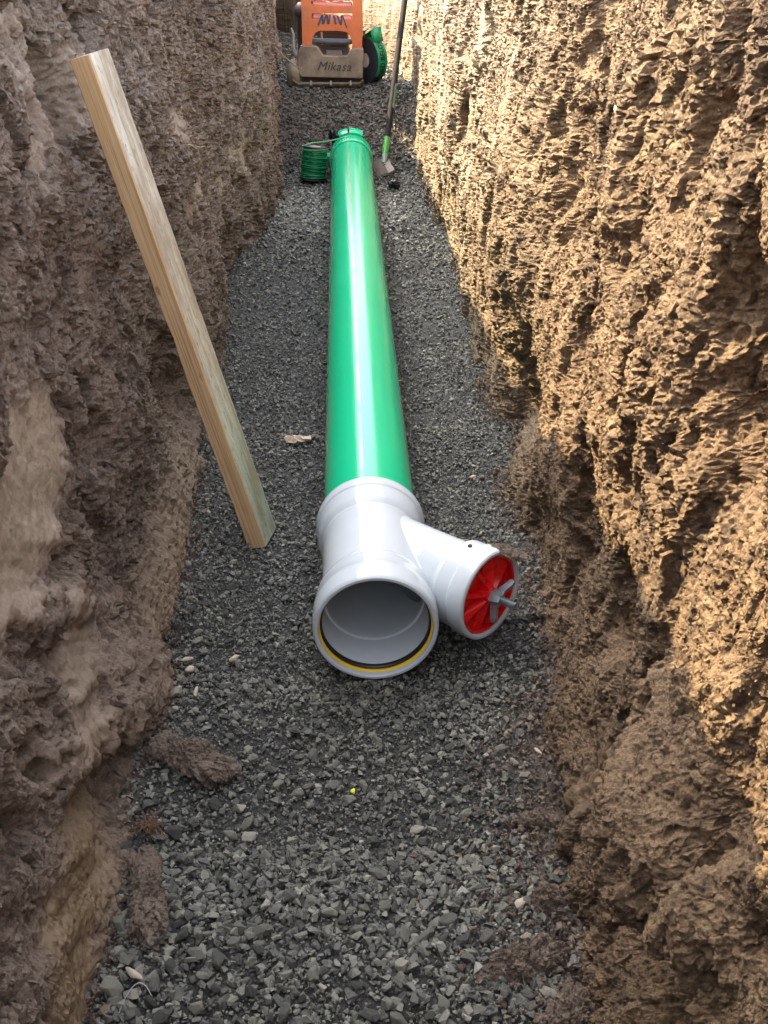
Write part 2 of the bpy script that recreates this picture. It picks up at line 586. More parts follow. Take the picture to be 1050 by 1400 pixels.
c = m.ramp(g, [(0.25, (0.24, 0.19, 0.13)), (0.45, (0.44, 0.385, 0.28)), (0.7, (0.58, 0.53, 0.42))])
sz = m.n("ShaderNodeSeparateXYZ"); m.l(m.coord(), sz.inputs[0])
low = m.ramp(sz.outputs[2], [(0.10, 1.0), (0.50, 0.0)])
c = m.mix(m.math('MULTIPLY', low, m.ramp(m.noise(m.coord((9, 9, 2)), 1.5, 5), [(0.35, 0.25), (0.6, 0.85)])), c, (0.40, 0.55, 0.42))
hi = m.ramp(sz.outputs[2], [(0.62, 0.0), (0.95, 1.0)])
c = m.mix(m.math('MULTIPLY', hi, m.ramp(m.noise(m.coord((45, 45, 3)), 1.2, 5), [(0.40, 0.0), (0.62, 0.75)])), c, (0.68, 0.65, 0.58))
sp = m.noise(m.coord((60, 60, 26)), 1.4, 6, 0.7)
c = m.mix(m.ramp(sp, [(0.57, 0.0), (0.66, 0.85)]), c, (0.12, 0.095, 0.07))
c = m.mix(m.ramp(m.noise(m.coord((16, 16, 3.5)), 1.3, 6, 0.7), [(0.40, 0.0), (0.62, 0.85)]), c, (0.25, 0.185, 0.115))
M['wood_b'] = m.set(c, 0.78, m.bump(g, 0.5, 0.004))

# ------------------------------------------------------------------ trench shape
YL = np.array([-2, 0.5, 1.0, 1.35, 1.75, 2.2, 2.8, 3.7, 4.4, 5.0, 5.6, 7.0, 8.0, 9.5, 11.0, 16.0])
BL = np.array([0.41, 0.385, 0.405, 0.435, 0.45, 0.465, 0.465, 0.46, 0.445, 0.39, 0.365, 0.40, 0.42, 0.55, 1.1, 5.2])
YR = np.array([-2, 0.5, 1.0, 1.35, 1.8, 2.25, 2.55, 2.8, 2.95, 3.3, 4.3, 5.6, 7.1, 7.6, 8.2, 8.8, 9.5, 16.0])
BR = np.array([0.26, 0.225, 0.245, 0.285, 0.315, 0.338, 0.37, 0.40, 0.365, 0.345, 0.335, 0.315, 0.325, 0.31, 0.15, -0.12, -0.50, -4.2])


def top_left(y):  return np.interp(y, [0, 2.0, 2.8, 3.6, 4.4, 5.2, 9], [1.88, 1.86, 1.74, 1.53, 1.29, 1.14, 1.10]) + 0.03 * fbm(y * 1.3, y * 0 + 3.3, 3, 5)  # heights of the unseen rim, shaped to set the shadow line opposite
def top_right(y): return np.interp(y, [0, 2.0, 4.0, 6.0], [1.44, 1.40, 1.22, 1.10]) + 0.03 * fbm(y * 1.1, y * 0 + 8.3, 3, 6)  # unseen rim kept low so more sky light reaches the trench


def bump2(y, z, cy, cz, ry, rz, p=2.0):
    d = ((y - cy) / ry) ** 2 + ((z - cz) / rz) ** 2
    return np.exp(-d ** (p / 2))


rngw = np.random.default_rng(5)


def left_wall(y, z):
    """depth towards the trench and the surface masks of the left wall"""
    wy, wz = y + 0.05 * fbm(y * 7, z * 7, 3, 31), z + 0.05 * fbm(y * 7, z * 7, 3, 32)
    smear = np.clip(1.3 * bump2(wy, wz, 1.55, 0.55, 0.26, 0.12, 4) + bump2(wy, wz, 1.28, 0.52, 0.16, 0.09, 4)
                    + bump2(wy, wz, 1.45, 0.24, 0.18, 0.09, 4) + 0.35 * bump2(wy, wz, 1.62, 0.16, 0.10, 0.07, 4)
                    + 0.6 * smooth(fbm(wy * 2.0, wz * 5, 3, 40), 0.22, 0.40) * (z > 0.25) * (y > 2.0), 0, 1)
    ledge = bump2(y, z, 2.15, 0.05, 0.62, 0.085, 4)
    ochre = np.clip(1.1 * bump2(wy, wz, 1.10, 0.10, 0.30, 0.11, 4) + 0.75 * ledge, 0, 1)
    sm = np.clip(smear + 0.85 * ochre, 0, 1)
    rough = 1 - 0.88 * sm
    d = 0.032 * fbm(y * 1.7, z * 2.1, 3, 1)
    d += rough * 0.022 * fbm(wy * 7, wz * 8, 4, 2)
    d += rough * 0.005 * lumps(wy * 15, wz * 17, 3)
    d += rough * 0.003 * fbm(y * 110, z * 110, 3, 6) + rough * rngw.normal(0, 0.0011, y.shape) * (y > 0.5)
    hol = smooth(fbm(wy * 5, wz * 6, 3, 14), 0.28, 0.5)
    d -= hol * rough * 0.045
    # tool marks: long shallow grooves down the upper wall, curved wipes on the smear
    up = smooth(z, 0.3, 0.8)
    d += up * 0.010 * fbm(y * 26 + z * 5, z * 2.0, 3, 15) + (y > 2.6) * 0.016 * fbm(y * 14, z * 1.1, 3, 18)
    rr = np.sqrt((y - 1.2) ** 2 + (z - 1.05) ** 2)
    th_ = np.arctan2(z - 1.05, y - 1.2)
    d += smear * 0.005 * fbm(rr * 22, th_ * 2.2, 3, 19) + smear * 0.0012 * fbm(y * 60, z * 60, 3, 20)
    # ledge along the foot, clay nose, hollows
    d += 0.050 * bump2(y, z, 2.05, 0.02, 0.80, 0.10, 4) - 0.03 * bump2(y, z, 2.2, 0.22, 0.5, 0.08)
    d += 0.045 * bump2(y, z, 1.64, 0.10, 0.13, 0.09, 3) + 0.03 * bump2(y, z, 1.30, 0.30, 0.22, 0.12, 3)
    # slanting bucket scrapes above the foot
    zone = bump2(y, z, 1.35, 0.25, 0.55, 0.24, 4)
    tq, tp = z + 0.61 * y, y - 0.61 * z
    gro = fbm(tq * 15, tp * 1.6, 3, 51)
    d += zone * 0.030 * gro
    smear = np.clip(smear + 0.5 * zone * smooth(gro, 0.12, 0.3), 0, 1)
    d -= 0.010 * bump2(y, z, 1.20, 0.02, 0.25, 0.08, 3)
    for cy, cz, ry, rz, a in ((2.35, 0.98, 0.10, 0.13, 0.10), (4.1, 0.10, 0.30, 0.14, 0.11), (2.85, 0.14, 0.16, 0.10, 0.09),
                              (1.24, 0.60, 0.05, 0.055, 0.05), (1.58, 0.36, 0.09, 0.05, 0.05), (1.15, 0.33, 0.05, 0.04, 0.04),
                              (2.60, 0.42, 0.12, 0.2, 0.05), (1.95, 0.42, 0.08, 0.08, 0.05), (1.40, 0.06, 0.15, 0.05, 0.05)):
        d -= a * bump2(wy, wz, cy, cz, ry, rz, 3)
    d += 0.05 * bump2(y, z, 3.3, 0.5, 0.35, 0.5, 3)
    for cy, w in ((3.75, 0.03), (4.6, 0.04), (5.15, 0.03)):
        d -= 0.035 * np.exp(-((y - cy - 0.06 * fbm(z * 3, y * 0 + cy, 2, 3)) / w) ** 2)
    pale = 0.75 * bump2(y, z, 4.9, 0.5, 0.8, 0.3, 3) + 0.4 * smooth(fbm(y * 2, z * 1.3, 2, 21), 0.15, 0.4)
    wet = np.clip(0.75 * ochre + 0.6 * smear + 0.3 * pale, 0, 1)
    return d, smear, ochre, pale, wet, rough


def right_wall(y, z):
    wy, wz = y + 0.05 * fbm(y * 7, z * 7, 3, 131), z + 0.06 * fbm(y * 7, z * 7, 3, 132)
    far = smooth(y, 2.4, 4.2)
    ochre = np.clip(bump2(wy, wz, 1.33, 0.14, 0.05, 0.16, 4) + 0.9 * bump2(wy, wz, 0.80, 0.24, 0.16, 0.08, 4)
                    + 0.8 * bump2(wy, wz, 2.58, 0.05, 0.19, 0.10, 4), 0, 1)
    smear = np.clip(0.9 * far * smooth(fbm(y * 9, z * 1.5, 3, 41), 0.10, 0.35) + 0.8 * ochre, 0, 1)
    rough = 1 - 0.8 * smear
    d = 0.05 * fbm(y * 1.5, z * 1.9, 3, 101)
    d += rough * 0.020 * fbm(wy * 5, wz * 3.2, 4, 102)
    d += rough * 0.005 * lumps(wy * 13, wz * 12, 103)
    d += rough * 0.003 * fbm(y * 110, z * 110, 3, 106) + rough * rngw.normal(0, 0.0013, y.shape) * (y > 0.5)
    hol = smooth(fbm(wy * 5.0, wz * 2.6, 4, 114), 0.20, 0.48)
    d -= hol * rough * 0.040
    hol2 = smooth(fbm(wy * 12, wz * 6, 3, 115), 0.26, 0.52)
    d -= hol2 * rough * 0.018
    d += (0.35 + 0.65 * far) * (0.020 * fbm(y * 9, z * 0.9, 3, 118) + 0.010 * fbm(y * 26, z * 1.5, 3, 119))
    for cy, cz, ry, rz, a in ((2.40, 0.64, 0.10, 0.10, 0.13), (1.50, 0.56, 0.05, 0.05, 0.04), (1.20, 0.84, 0.13, 0.13, 0.17),
                              (1.30, 0.93, 0.07, 0.14, 0.08), (1.42, 0.38, 0.09, 0.07, 0.09), (0.84, 0.22, 0.28, 0.10, 0.11),
                              (1.02, 0.10, 0.12, 0.12, 0.05), (2.70, 0.17, 0.22, 0.08, 0.07), (1.75, 0.30, 0.09, 0.08, 0.05),
                              (1.85, 0.85, 0.05, 0.12, 0.06), (2.1, 0.5, 0.06, 0.12, 0.05), (1.6, 1.05, 0.07, 0.1, 0.06)):
        d -= a * bump2(wy, wz, cy, cz, ry, rz, 3)
    d += 0.075 * bump2(y, z, 0.90, 0.42, 0.17, 0.10, 3) + 0.05 * bump2(y, z, 1.5, 0.72, 0.14, 0.2, 3)
    d += 0.035 * bump2(y, z, 2.56, 0.04, 0.20, 0.11, 4) - 0.03 * bump2(y, z, 1.82, 0.12, 0.28, 0.14, 4) + 0.05 * bump2(y, z, 3.0, 0.45, 0.22, 0.3, 3)
    d += 0.035 * bump2(y, z, 1.1, 0.03, 0.5, 0.08, 3)
    pale = np.clip(far * (0.45 + 0.55 * smooth(fbm(y * 3, z * 1.2, 3, 121), -0.1, 0.35)) + 0.35 * bump2(y, z, 2.2, 1.2, 0.5, 0.25), 0, 1)
    wet = np.clip(0.9 * ochre + 0.55 * far + 0.8 * bump2(y, z, 0.8, 0.2, 0.25, 0.12), 0, 1)
    return d, smear, ochre, pale, wet, rough


y_cols = np.concatenate([np.linspace(-2, 0.48, 24), np.exp(np.linspace(math.log(0.5), math.log(9.0), 830)), np.linspace(9.06, 16, 70)])
NZ = 400


def wall_surface(side, y, z):
    d, smear, ochre, pale, wet, rough = (left_wall if side < 0 else right_wall)(y, z)
    if side < 0:
        x = -(np.interp(y, YL, BL) + (0.05 + 0.09 * (1 - smooth(y, 3, 5))) * np.maximum(z, 0)) - 0.02 + d
    else:
        lean = 0.05 + 0.09 * (1 - smooth(y, 2.4, 3.6))
        x = np.interp(y, YR, BR) + lean * np.maximum(z, 0) + 0.035 - d
    return x, smear, ochre, pale, wet, rough


walls = {}
for side in (-1, 1):
    u = np.linspace(0, 1, NZ)
    tops = (top_left if side < 0 else top_right)(y_cols)
    Y = np.repeat(y_cols[:, None], NZ, 1)
    Z = -0.10 + (tops[:, None] + 0.10) * u[None, :]
    X, smear, ochre, pale, wet, rough = wall_surface(side, Y, Z)
    # spread the columns evenly over the surface so the steep sides of hollows keep their grain
    ratio = np.ones_like(X)
    ratio[1:] = np.clip(np.hypot(np.diff(X, axis=0), np.diff(Y, axis=0)) / np.diff(Y, axis=0), 1, 7)
    kk = 9
    pad = np.pad(ratio, ((0, 0), (kk, kk)), mode='edge')
    ratio = sum(pad[:, j:j + NZ] for j in range(2 * kk + 1)) / (2 * kk + 1)
    cum = np.cumsum(ratio, axis=0)
    tgt = np.linspace(0, 1, len(y_cols))
    for k in range(NZ):
        cc = (cum[:, k] - cum[0, k]) / (cum[-1, k] - cum[0, k])
        for A in (X, smear, ochre, pale, wet, rough, Z):
            A[:, k] = np.interp(tgt, cc, A[:, k])
        Y[:, k] = np.interp(tgt, cc, y_cols)
    jit = 0.006 * rough
    Yj = Y + jit * fbm(Y * 45, Z * 45, 3, 61) * (Y > 0.5)
    Zj = Z + 1.6 * jit * fbm(Y * 42, Z * 42, 3, 62) - 0.35 * rough * 0.008 * lumps(Y * 32, Z * 29, 104)
    # crumbs stand out along the surface normal, also on the sides of hollows
    G = np.stack([X, Yj, Zj], -1)
    nn = np.cross(np.gradient(G, axis=0), np.gradient(G, axis=1))
    nn /= np.linalg.norm(nn, axis=-1, keepdims=True) + 1e-9
    nn *= np.where(nn[..., :1] * side > 0, -1.0, 1.0)
    a0 = 26; a1 = int(np.searchsorted(Y[:, NZ // 2], 7.5))
    Q = G[a0:a1].reshape(-1, 3)
    st = np.array([1, 1, 0.8 if side < 0 else 0.42])
    wq = Q + 0.012 * np.stack([noise3(Q * 30, 7 + side), noise3(Q * 30, 11), noise3(Q * 30, 13)], -1)
    clumpy = smooth(noise3(Q * 14, 21), 0.25, 0.7)
    k3 = 1.55 if side < 0 else 1.0
    d3 = k3 * ((0.0040 if side < 0 else 0.0025) * lumps3(wq * 38, 23) + 0.0065 * lumps3(wq * 85, 25) + 0.0085 * lumps3(Q * 150, 27)) * (0.45 + 0.9 * clumpy)
    d3 = d3 - k3 * 0.011 * smooth(noise3(wq * st * 75, 33), 0.66, 0.80) - k3 * 0.013 * smooth(noise3(wq * st * 33, 35), 0.72, 0.84)
    d3 = (d3 - 0.006).reshape(a1 - a0, NZ) * rough[a0:a1]
    G[a0:a1] += nn[a0:a1] * d3[..., None]
    X, Yj, Zj = G[..., 0], G[..., 1], G[..., 2]
    # the very top rolls back on to the bank
    roll = smooth(u, 0.96, 1.0)[None, :]
    X = X + side * 0.06 * roll
    V = np.stack([X, Yj, Zj], -1).reshape(-1, 3)
    me = mesh_np("trench_wall", V, grid_faces(len(y_cols), NZ, flip=(side > 0)), 4, True,
                 dict(smear=smear, ochre=ochre, pale=pale, wet=wet))
    fsm = smear.reshape(-1)[grid_faces(len(y_cols), NZ)[:, 0]] > 0.45
    me.polygons.foreach_set("use_smooth", fsm)
    o = link("trench_wall", me, M['soil_l'] if side < 0 else M['soil_r'], kind='structure')
    o["label"] = ("shaded purple brown earth wall of the trench behind the plank" if side < 0
                  else "sunlit crumbly tan earth wall of the trench beside the red plug")
    walls[side] = (o, V.reshape(len(y_cols), NZ, 3), rough, u)


# ------------------------------------------------------------------ trench floor
def floor_h(x, y):
    h = 0.0 * x
    h = h + 0.345 * smooth(y, 6.15, 6.95) + 0.03 * smooth(y, 7.2, 10)
    h = h - 0.022 * bump2(x, y, 0.02, 1.74, 0.22, 0.22, 3)
    h = h + 0.010 * fbm(x * 4, y * 4, 3, 71) + 0.014 * bump2(x, y, 0.0, 1.05, 0.5, 0.10) - 0.012 * bump2(x, y, 0.0, 1.36, 0.3, 0.16)
    h = h + 0.020 * smooth(np.abs(x + 0.05), 0.22, 0.42) * (y > 1.9) * (y < 6)
    return h


fy = np.concatenate([np.linspace(-2, 0.55, 16), np.exp(np.linspace(math.log(0.6), math.log(9.0), 620)), np.linspace(9.2, 16, 30)])
fx = np.linspace(-0.72, 0.66, 230)
FY, FX = np.meshgrid(fy, fx, indexing='ij')
FX = FX - np.interp(FY, [0, 7.8, 9.5, 11.0, 16.0], [0, 0, 0.35, 1.2, 4.6])
FZ = floor_h(FX, FY) - 0.006 + 0.004 * lumps(FX * 60, FY * 60, 72) + 0.003 * fbm(FX * 120, FY * 120, 2, 73)
pale_f = np.clip(bump2(FX, FY, -0.22, 5.45, 0.16, 0.45, 3) + 0.9 * bump2(FX, FY, 0.17, 5.35, 0.12, 0.4, 3), 0, 1)
wob = 0.03 * fbm(FX * 9, FY * 9, 3, 74)
mud_f = np.clip(0.8 * smooth(FY + wob, 6.2, 6.5) + smooth(FX + wob, 0.20, 0.27) * (1 - smooth(FY, 1.45, 1.75)) + smooth(-FX + wob, 0.40, 0.44) * (1 - smooth(FY, 1.5, 1.7)), 0, 1)
me = mesh_np("gravel_bed", np.stack([FX, FY, FZ], -1).reshape(-1, 3), grid_faces(len(fy), len(fx), flip=True), 4, True,
             dict(pale=pale_f, mud=mud_f))
bed = link("gravel_bed", me, M['fines'], kind='structure', label="dark crushed stone bed on the trench floor")

# banks, and the ends of the dug trench
for side in (-1, 1):
    off = np.array([0.0, 0.06, 0.2, 0.45, 0.9, 1.6, 3, 6, 12, 30, 80])
    yb = np.concatenate([[-80, -30, -10, -4], np.linspace(-2, 16, 150), [20, 30, 60, 120]])
    OFF, YB = np.meshgrid(off, yb)
    tops = (top_left if side < 0 else top_right)(YB)
    x0, *_ = wall_surface(side, np.clip(YB, -2, 16), np.clip(tops, -0.1, 2))
    XB = x0 + side * (0.055 + OFF)
    ZB = (tops + 0.004) * np.exp(-OFF * 0.12) + 1.35 * (1 - np.exp(-OFF * 0.12)) + 0.05 * fbm(XB * 2, YB * 2, 4, 81) * np.minimum(OFF, 1)
    z0 = np.zeros_like(XB)
    me = mesh_np("bank", np.stack([XB, YB, ZB], -1).reshape(-1, 3), grid_faces(len(yb), len(off), flip=(side < 0)), 4, True,
                 dict(smear=z0, ochre=z0, pale=z0, wet=z0))
    link("ground", me, M['soil_l'] if side < 0 else M['soil_r'], kind='structure')
for ye in (-2.0, 16.0):
    gx, gz = np.meshgrid(np.linspace(-1.1, 1.1, 60) - (4.6 if ye > 0 else 0), np.linspace(-0.1, 1.75, 50), indexing='ij')
    gy = ye + 0.05 * fbm(gx * 5, gz * 5, 4, 83) + (0.06 if ye < 0 else -0.06)
    z0 = np.zeros_like(gx)
    me = mesh_np("trench_end", np.stack([gx, gy, gz], -1).reshape(-1, 3), grid_faces(60, 50), 4, True,
                 dict(smear=z0, ochre=z0, pale=z0, wet=z0))
    link("trench_end", me, M['soil_r'], kind='structure')


# ------------------------------------------------------------------ stones
def hull(seed, pts=12, flat=0.7):
    r = np.random.default_rng(seed)
    bm = bmesh.new()
    p = r.normal(size=(pts, 3))
    p /= np.linalg.norm(p, axis=1)[:, None]
    p *= r.uniform(0.78, 1.0, (pts, 1))
    p *= np.array([1.0, r.uniform(0.6, 0.9), r.uniform(flat - 0.2, flat)])
    for q in p: bm.verts.new(q)
    bmesh.ops.convex_hull(bm, input=bm.verts[:])
    for vv in [v for v in bm.verts if not v.link_faces]: bm.verts.remove(vv)
    bmesh.ops.triangulate(bm, faces=bm.faces[:])
    bmesh.ops.recalc_face_normals(bm, faces=bm.faces[:])
    bm.verts.index_update()
    V = np.array([v.co[:] for v in bm.verts], np.float32)
    F = np.array([[v.index for v in f.verts] for f in bm.faces], np.int32)
    bm.free()
    return V, F


def rots(n, tilt=1.0):
    yaw = rng.uniform(0, 2 * np.pi, n)
    a, b = rng.normal(0, tilt, n), rng.normal(0, tilt, n)
    cy, sy, ca, sa, cb, sb = np.cos(yaw), np.sin(yaw), np.cos(a), np.sin(a), np.cos(b), np.sin(b)
    R = np.zeros((n, 3, 3), np.float32)
    # Rz @ Ry @ Rx
    R[:, 0, 0] = cy * cb; R[:, 0, 1] = cy * sb * sa - sy * ca; R[:, 0, 2] = cy * sb * ca + sy * sa
    R[:, 1, 0] = sy * cb; R[:, 1, 1] = sy * sb * sa + cy * ca; R[:, 1, 2] = sy * sb * ca - cy * sa
    R[:, 2, 0] = -sb; R[:, 2, 1] = cb * sa; R[:, 2, 2] = cb * ca
    return R


def heap(prefabs, pos, size, tint, tilt=0.5):
    """many stones as one mesh"""
    n = len(pos)
    R = rots(n, tilt)
    pick = rng.integers(0, len(prefabs), n)
    Vs, Fs, Ts, base = [], [], [], 0
    for k, (V, F) in enumerate(prefabs):
        idx = np.nonzero(pick == k)[0]
        if not len(idx): continue
        W = np.einsum('nij,vj->nvi', R[idx], V) * size[idx][:, None, None] + pos[idx][:, None, :]
        Vs.append(W.reshape(-1, 3))
        Fs.append((F[None] + (base + np.arange(len(idx)) * len(V))[:, None, None]).reshape(-1, 3))
        Ts.append(np.repeat(tint[idx], len(V)))
        base += len(idx) * len(V)
    return np.concatenate(Vs), np.concatenate(Fs), np.concatenate(Ts)


def scatter(n, y0, y1, r0, r1, power=1.0, sink=0.2, lift=0.0):
    y = rng.uniform(y0, y1, n * 2)
    x = rng.uniform(-0.50 if y1 < 8 else -0.95, 0.45, n * 2)
    zf = np.full_like(y, 0.015)
    xl, xr = wall_surface(-1, y, zf)[0], wall_surface(1, y, zf)[0]
    keep = (x > xl - 0.03) & (x < xr + 0.03) & ~((np.abs(x) < 0.075) & (y > 1.8) & (y < 6.08))
    # brown soil has fallen over the right edge of the gravel in front
    thin = smooth(x + 0.03 * fbm(x * 9, y * 9, 3, 74), 0.19, 0.29) * (1 - smooth(y, 1.45, 1.75))
    keep &= rng.random(len(x)) > 0.65 * thin
    x, y = x[keep][:n], y[keep][:n]
    r = r0 + (r1 - r0) * rng.random(len(x)) ** power
    z = floor_h(x, y) + r * (rng.uniform(-0.4, 0.5, len(x)) * 0.8 + 0.2 - sink) + lift * rng.random(len(x))
    return np.stack([x, y, z], -1), r, rng.random(len(x)) ** 0.9 * 0.98


pre_a = [hull(i, 10) for i in range(20)]
pre_b = [hull(100 + i, 8, 0.8) for i in range(14)]
parts_ = []
for args, pre in (((4300, 0.72, 1.30, 0.0055, 0.0160, 1.9), pre_a), ((3400, 1.15, 1.75, 0.005, 0.013, 2.0), pre_a), ((19000, 0.72, 2.3, 0.0022, 0.0050, 1.3), pre_b),
                  ((6800, 1.65, 2.9, 0.0045, 0.0115, 2.2), pre_a), ((9000, 2.3, 3.6, 0.003, 0.006, 1.3), pre_b),
                  ((7000, 2.8, 4.6, 0.005, 0.012, 1.8), pre_a), ((9000, 4.4, 7.3, 0.007, 0.016, 1.6), pre_a),
                  ((2500, 6.0, 7.3, 0.010, 0.022, 1.6), pre_a), ((2600, 7.2, 9.6, 0.012, 0.024, 1.6), pre_a)):
    p, r, t = scatter(*args)
    if pre is pre_b: p[:, 2] += 0.0015
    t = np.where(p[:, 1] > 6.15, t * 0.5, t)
    dz_ = np.clip(bump2(p[:, 0], p[:, 1], -0.22, 5.45, 0.16, 0.45, 3) + bump2(p[:, 0], p[:, 1], 0.17, 5.35, 0.12, 0.4, 3), 0, 1)
    t = np.where(rng.random(len(t)) < 0.6 * dz_, 1.0, t)
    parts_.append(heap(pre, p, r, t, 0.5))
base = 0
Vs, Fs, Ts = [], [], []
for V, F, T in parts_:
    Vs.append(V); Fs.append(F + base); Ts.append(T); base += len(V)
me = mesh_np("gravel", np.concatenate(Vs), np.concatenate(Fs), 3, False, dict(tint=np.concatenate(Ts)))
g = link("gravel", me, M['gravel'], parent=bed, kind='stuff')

# the stones that show largest, one object each
stone_meshes = []
for i in range(14):
    V, F = hull(300 + i, 18, 0.75)
    me = mesh_np("stone", V, F, 3, False)
    bm = bmesh.new(); bm.from_mesh(me)
    bmesh.ops.bevel(bm, geom=bm.edges[:], offset=0.035, segments=1, affect='EDGES')
    bm.to_mesh(me); bm.free()
    me.materials.append(M['stone'])
    stone_meshes.append(me)
placed = []
tries = 0
while len(placed) < 284 and tries < 20000:
    tries += 1
    y = 0.78 + 1.5 * random.random() ** 1.5
    x = random.uniform(-0.43, 0.33)
    xl, xr = -np.interp(y, YL, BL), np.interp(y, YR, BR)
    if not (xl + 0.01 < x < xr - 0.02) or (1.66 < y and -0.13 < x < 0.33 and y > 1.70): continue
    if x > 0.2 and y < 1.5 and random.random() < 0.6: continue
    near = 1 - min(1, max(0, (y - 0.8) / 1.2))
    r = random.uniform(0.0095, 0.0150) + near * random.uniform(0.0, 0.0085)
    if x < -0.28: r += 0.002
    if any((x - a) ** 2 + (y - b) ** 2 < (0.75 * (r + c)) ** 2 for a, b, c in placed): continue
    placed.append((x, y, r))
for i, (x, y, r) in enumerate(placed):
    o = link("stone", stone_meshes[i % 14], None, parent=bed)
    o.location = (x, y, float(floor_h(np.float64(x), np.float64(y))) + r * 0.34)
    o.scale = (r, r * random.uniform(0.8, 1.1), r * random.uniform(0.75, 1.05))
    o.rotation_euler = (random.gauss(0, 0.35), random.gauss(0, 0.35), random.uniform(0, 6.28))
pale_me = []
for i in range(3):
    me = stone_meshes[i + 4].copy()
    me.materials.clear(); me.materials.append(M['pale_stone'])
    for p in me.polygons: p.use_smooth = True
    pale_me.append(me)
for i, (x, y, r, s) in enumerate([(-0.366, 1.045, 0.019, 0.75), (-0.286, 1.79, 0.016, 0.6), (-0.350, 1.69, 0.017, 0.45), (-0.382, 1.80, 0.014, 0.9),
                                  (-0.372, 1.765, 0.013, 0.9), (0.205, 1.16, 0.013, 0.9), (0.285, 1.50, 0.012, 0.7), (0.28, 2.55, 0.013, 0.8)]):
    o = link("stone", pale_me[i % 3], None, parent=bed, label="pale beige stone among the dark gravel")
    o.location = (x, y, float(floor_h(np.float64(x), np.float64(y))) + r * 0.45)
    o.scale = (r * 1.15, r * s, r * 0.7)
    o.rotation_euler = (0.2, 0.1, [2.4, 1.0, 1.5, 0.3, 1.2, 0.5, 2.0, 0.9][i])

# crumbs that cling to the walls and lie at their feet
crumb_pre = [hull(500 + i, 6 + i % 2, 0.95) for i in range(10)]
for side in (-1, 1):
    o, WV, rough, u = walls[side]
    n = 46000 if side < 0 else 100000
    e1 = WV[1:, :-1] - WV[:-1, :-1]; e2 = WV[:-1, 1:] - WV[:-1, :-1]
    ar = np.linalg.norm(np.cross(e1, e2), axis=-1)
    yc = WV[:-1, :-1, 1]
    cl = smooth(fbm(WV[:-1, :-1, 1] * 9, WV[:-1, :-1, 2] * 9, 3, 90 + side), -0.35, 0.3)
    wgt = ar * (0.15 + cl) * np.clip(rough[:-1, :-1] - 0.35, 0, 1) * (yc > 0.55) * (yc < 5.0) * (WV[:-1, :-1, 2] < 1.36) / np.maximum(yc, 0.8) ** (1.9 if side < 0 else 1.45)
    cum = np.cumsum(wgt.ravel()); cum /= cum[-1]
    pick = np.minimum(np.searchsorted(cum, rng.random(n)), wgt.size - 1)
    ji, ki = np.unravel_index(pick, wgt.shape)
    fa, fb = rng.random((n, 1)), rng.random((n, 1))
    P = WV[ji, ki] + e1[ji, ki] * fa + e2[ji, ki] * fb + np.array([-side * 0.0012, 0, 0])
    dist_k = np.clip(WV[ji, ki, 1] / 1.6, 0.8, 1.8)
    R = (0.0011 + 0.0030 * rng.random(n) ** 2.0) * dist_k
    V, F, T = heap(crumb_pre, P, R, rng.random(len(ji)), 1.5)
    z0 = np.zeros(len(V))
    me = mesh_np("soil_crumbs", V, F, 3, False, dict(smear=z0, ochre=z0, pale=z0, wet=z0, tint=np.maximum(T, 0.06)))
    link("soil_crumbs", me, M['soil_l'] if side < 0 else M['soil_r'], parent=o, kind='stuff')
# soil fallen over the gravel along both edges
n = 11000
y = np.exp(rng.uniform(math.log(0.75), math.log(3.2), n))
right_side = rng.random(n) < 0.72
spread = np.abs(rng.normal(0, 1, n))
near_r = 1 - smooth(y, 1.4, 1.8)
zf = np.full_like(y, 0.012)
x = np.where(right_side, wall_surface(1, y, zf)[0] + 0.005 - spread * (0.022 + 0.062 * near_r), wall_surface(-1, y, zf)[0] - 0.005 + spread * 0.018)
R = 0.0016 + 0.0085 * rng.random(n) ** 3.5
P = np.stack([x, y, floor_h(x, y) + 0.002 + R * 0.6], -1)
V, F, T = heap(crumb_pre, P, R, rng.random(n), 1.5)
z0 = np.zeros(len(V))
me = mesh_np("fallen_soil", V, F, 3, False, dict(smear=z0, ochre=z0, pale=z0, wet=z0, tint=np.maximum(T, 0.06)))
link("fallen_soil", me, M['clod'], parent=bed, kind='stuff')


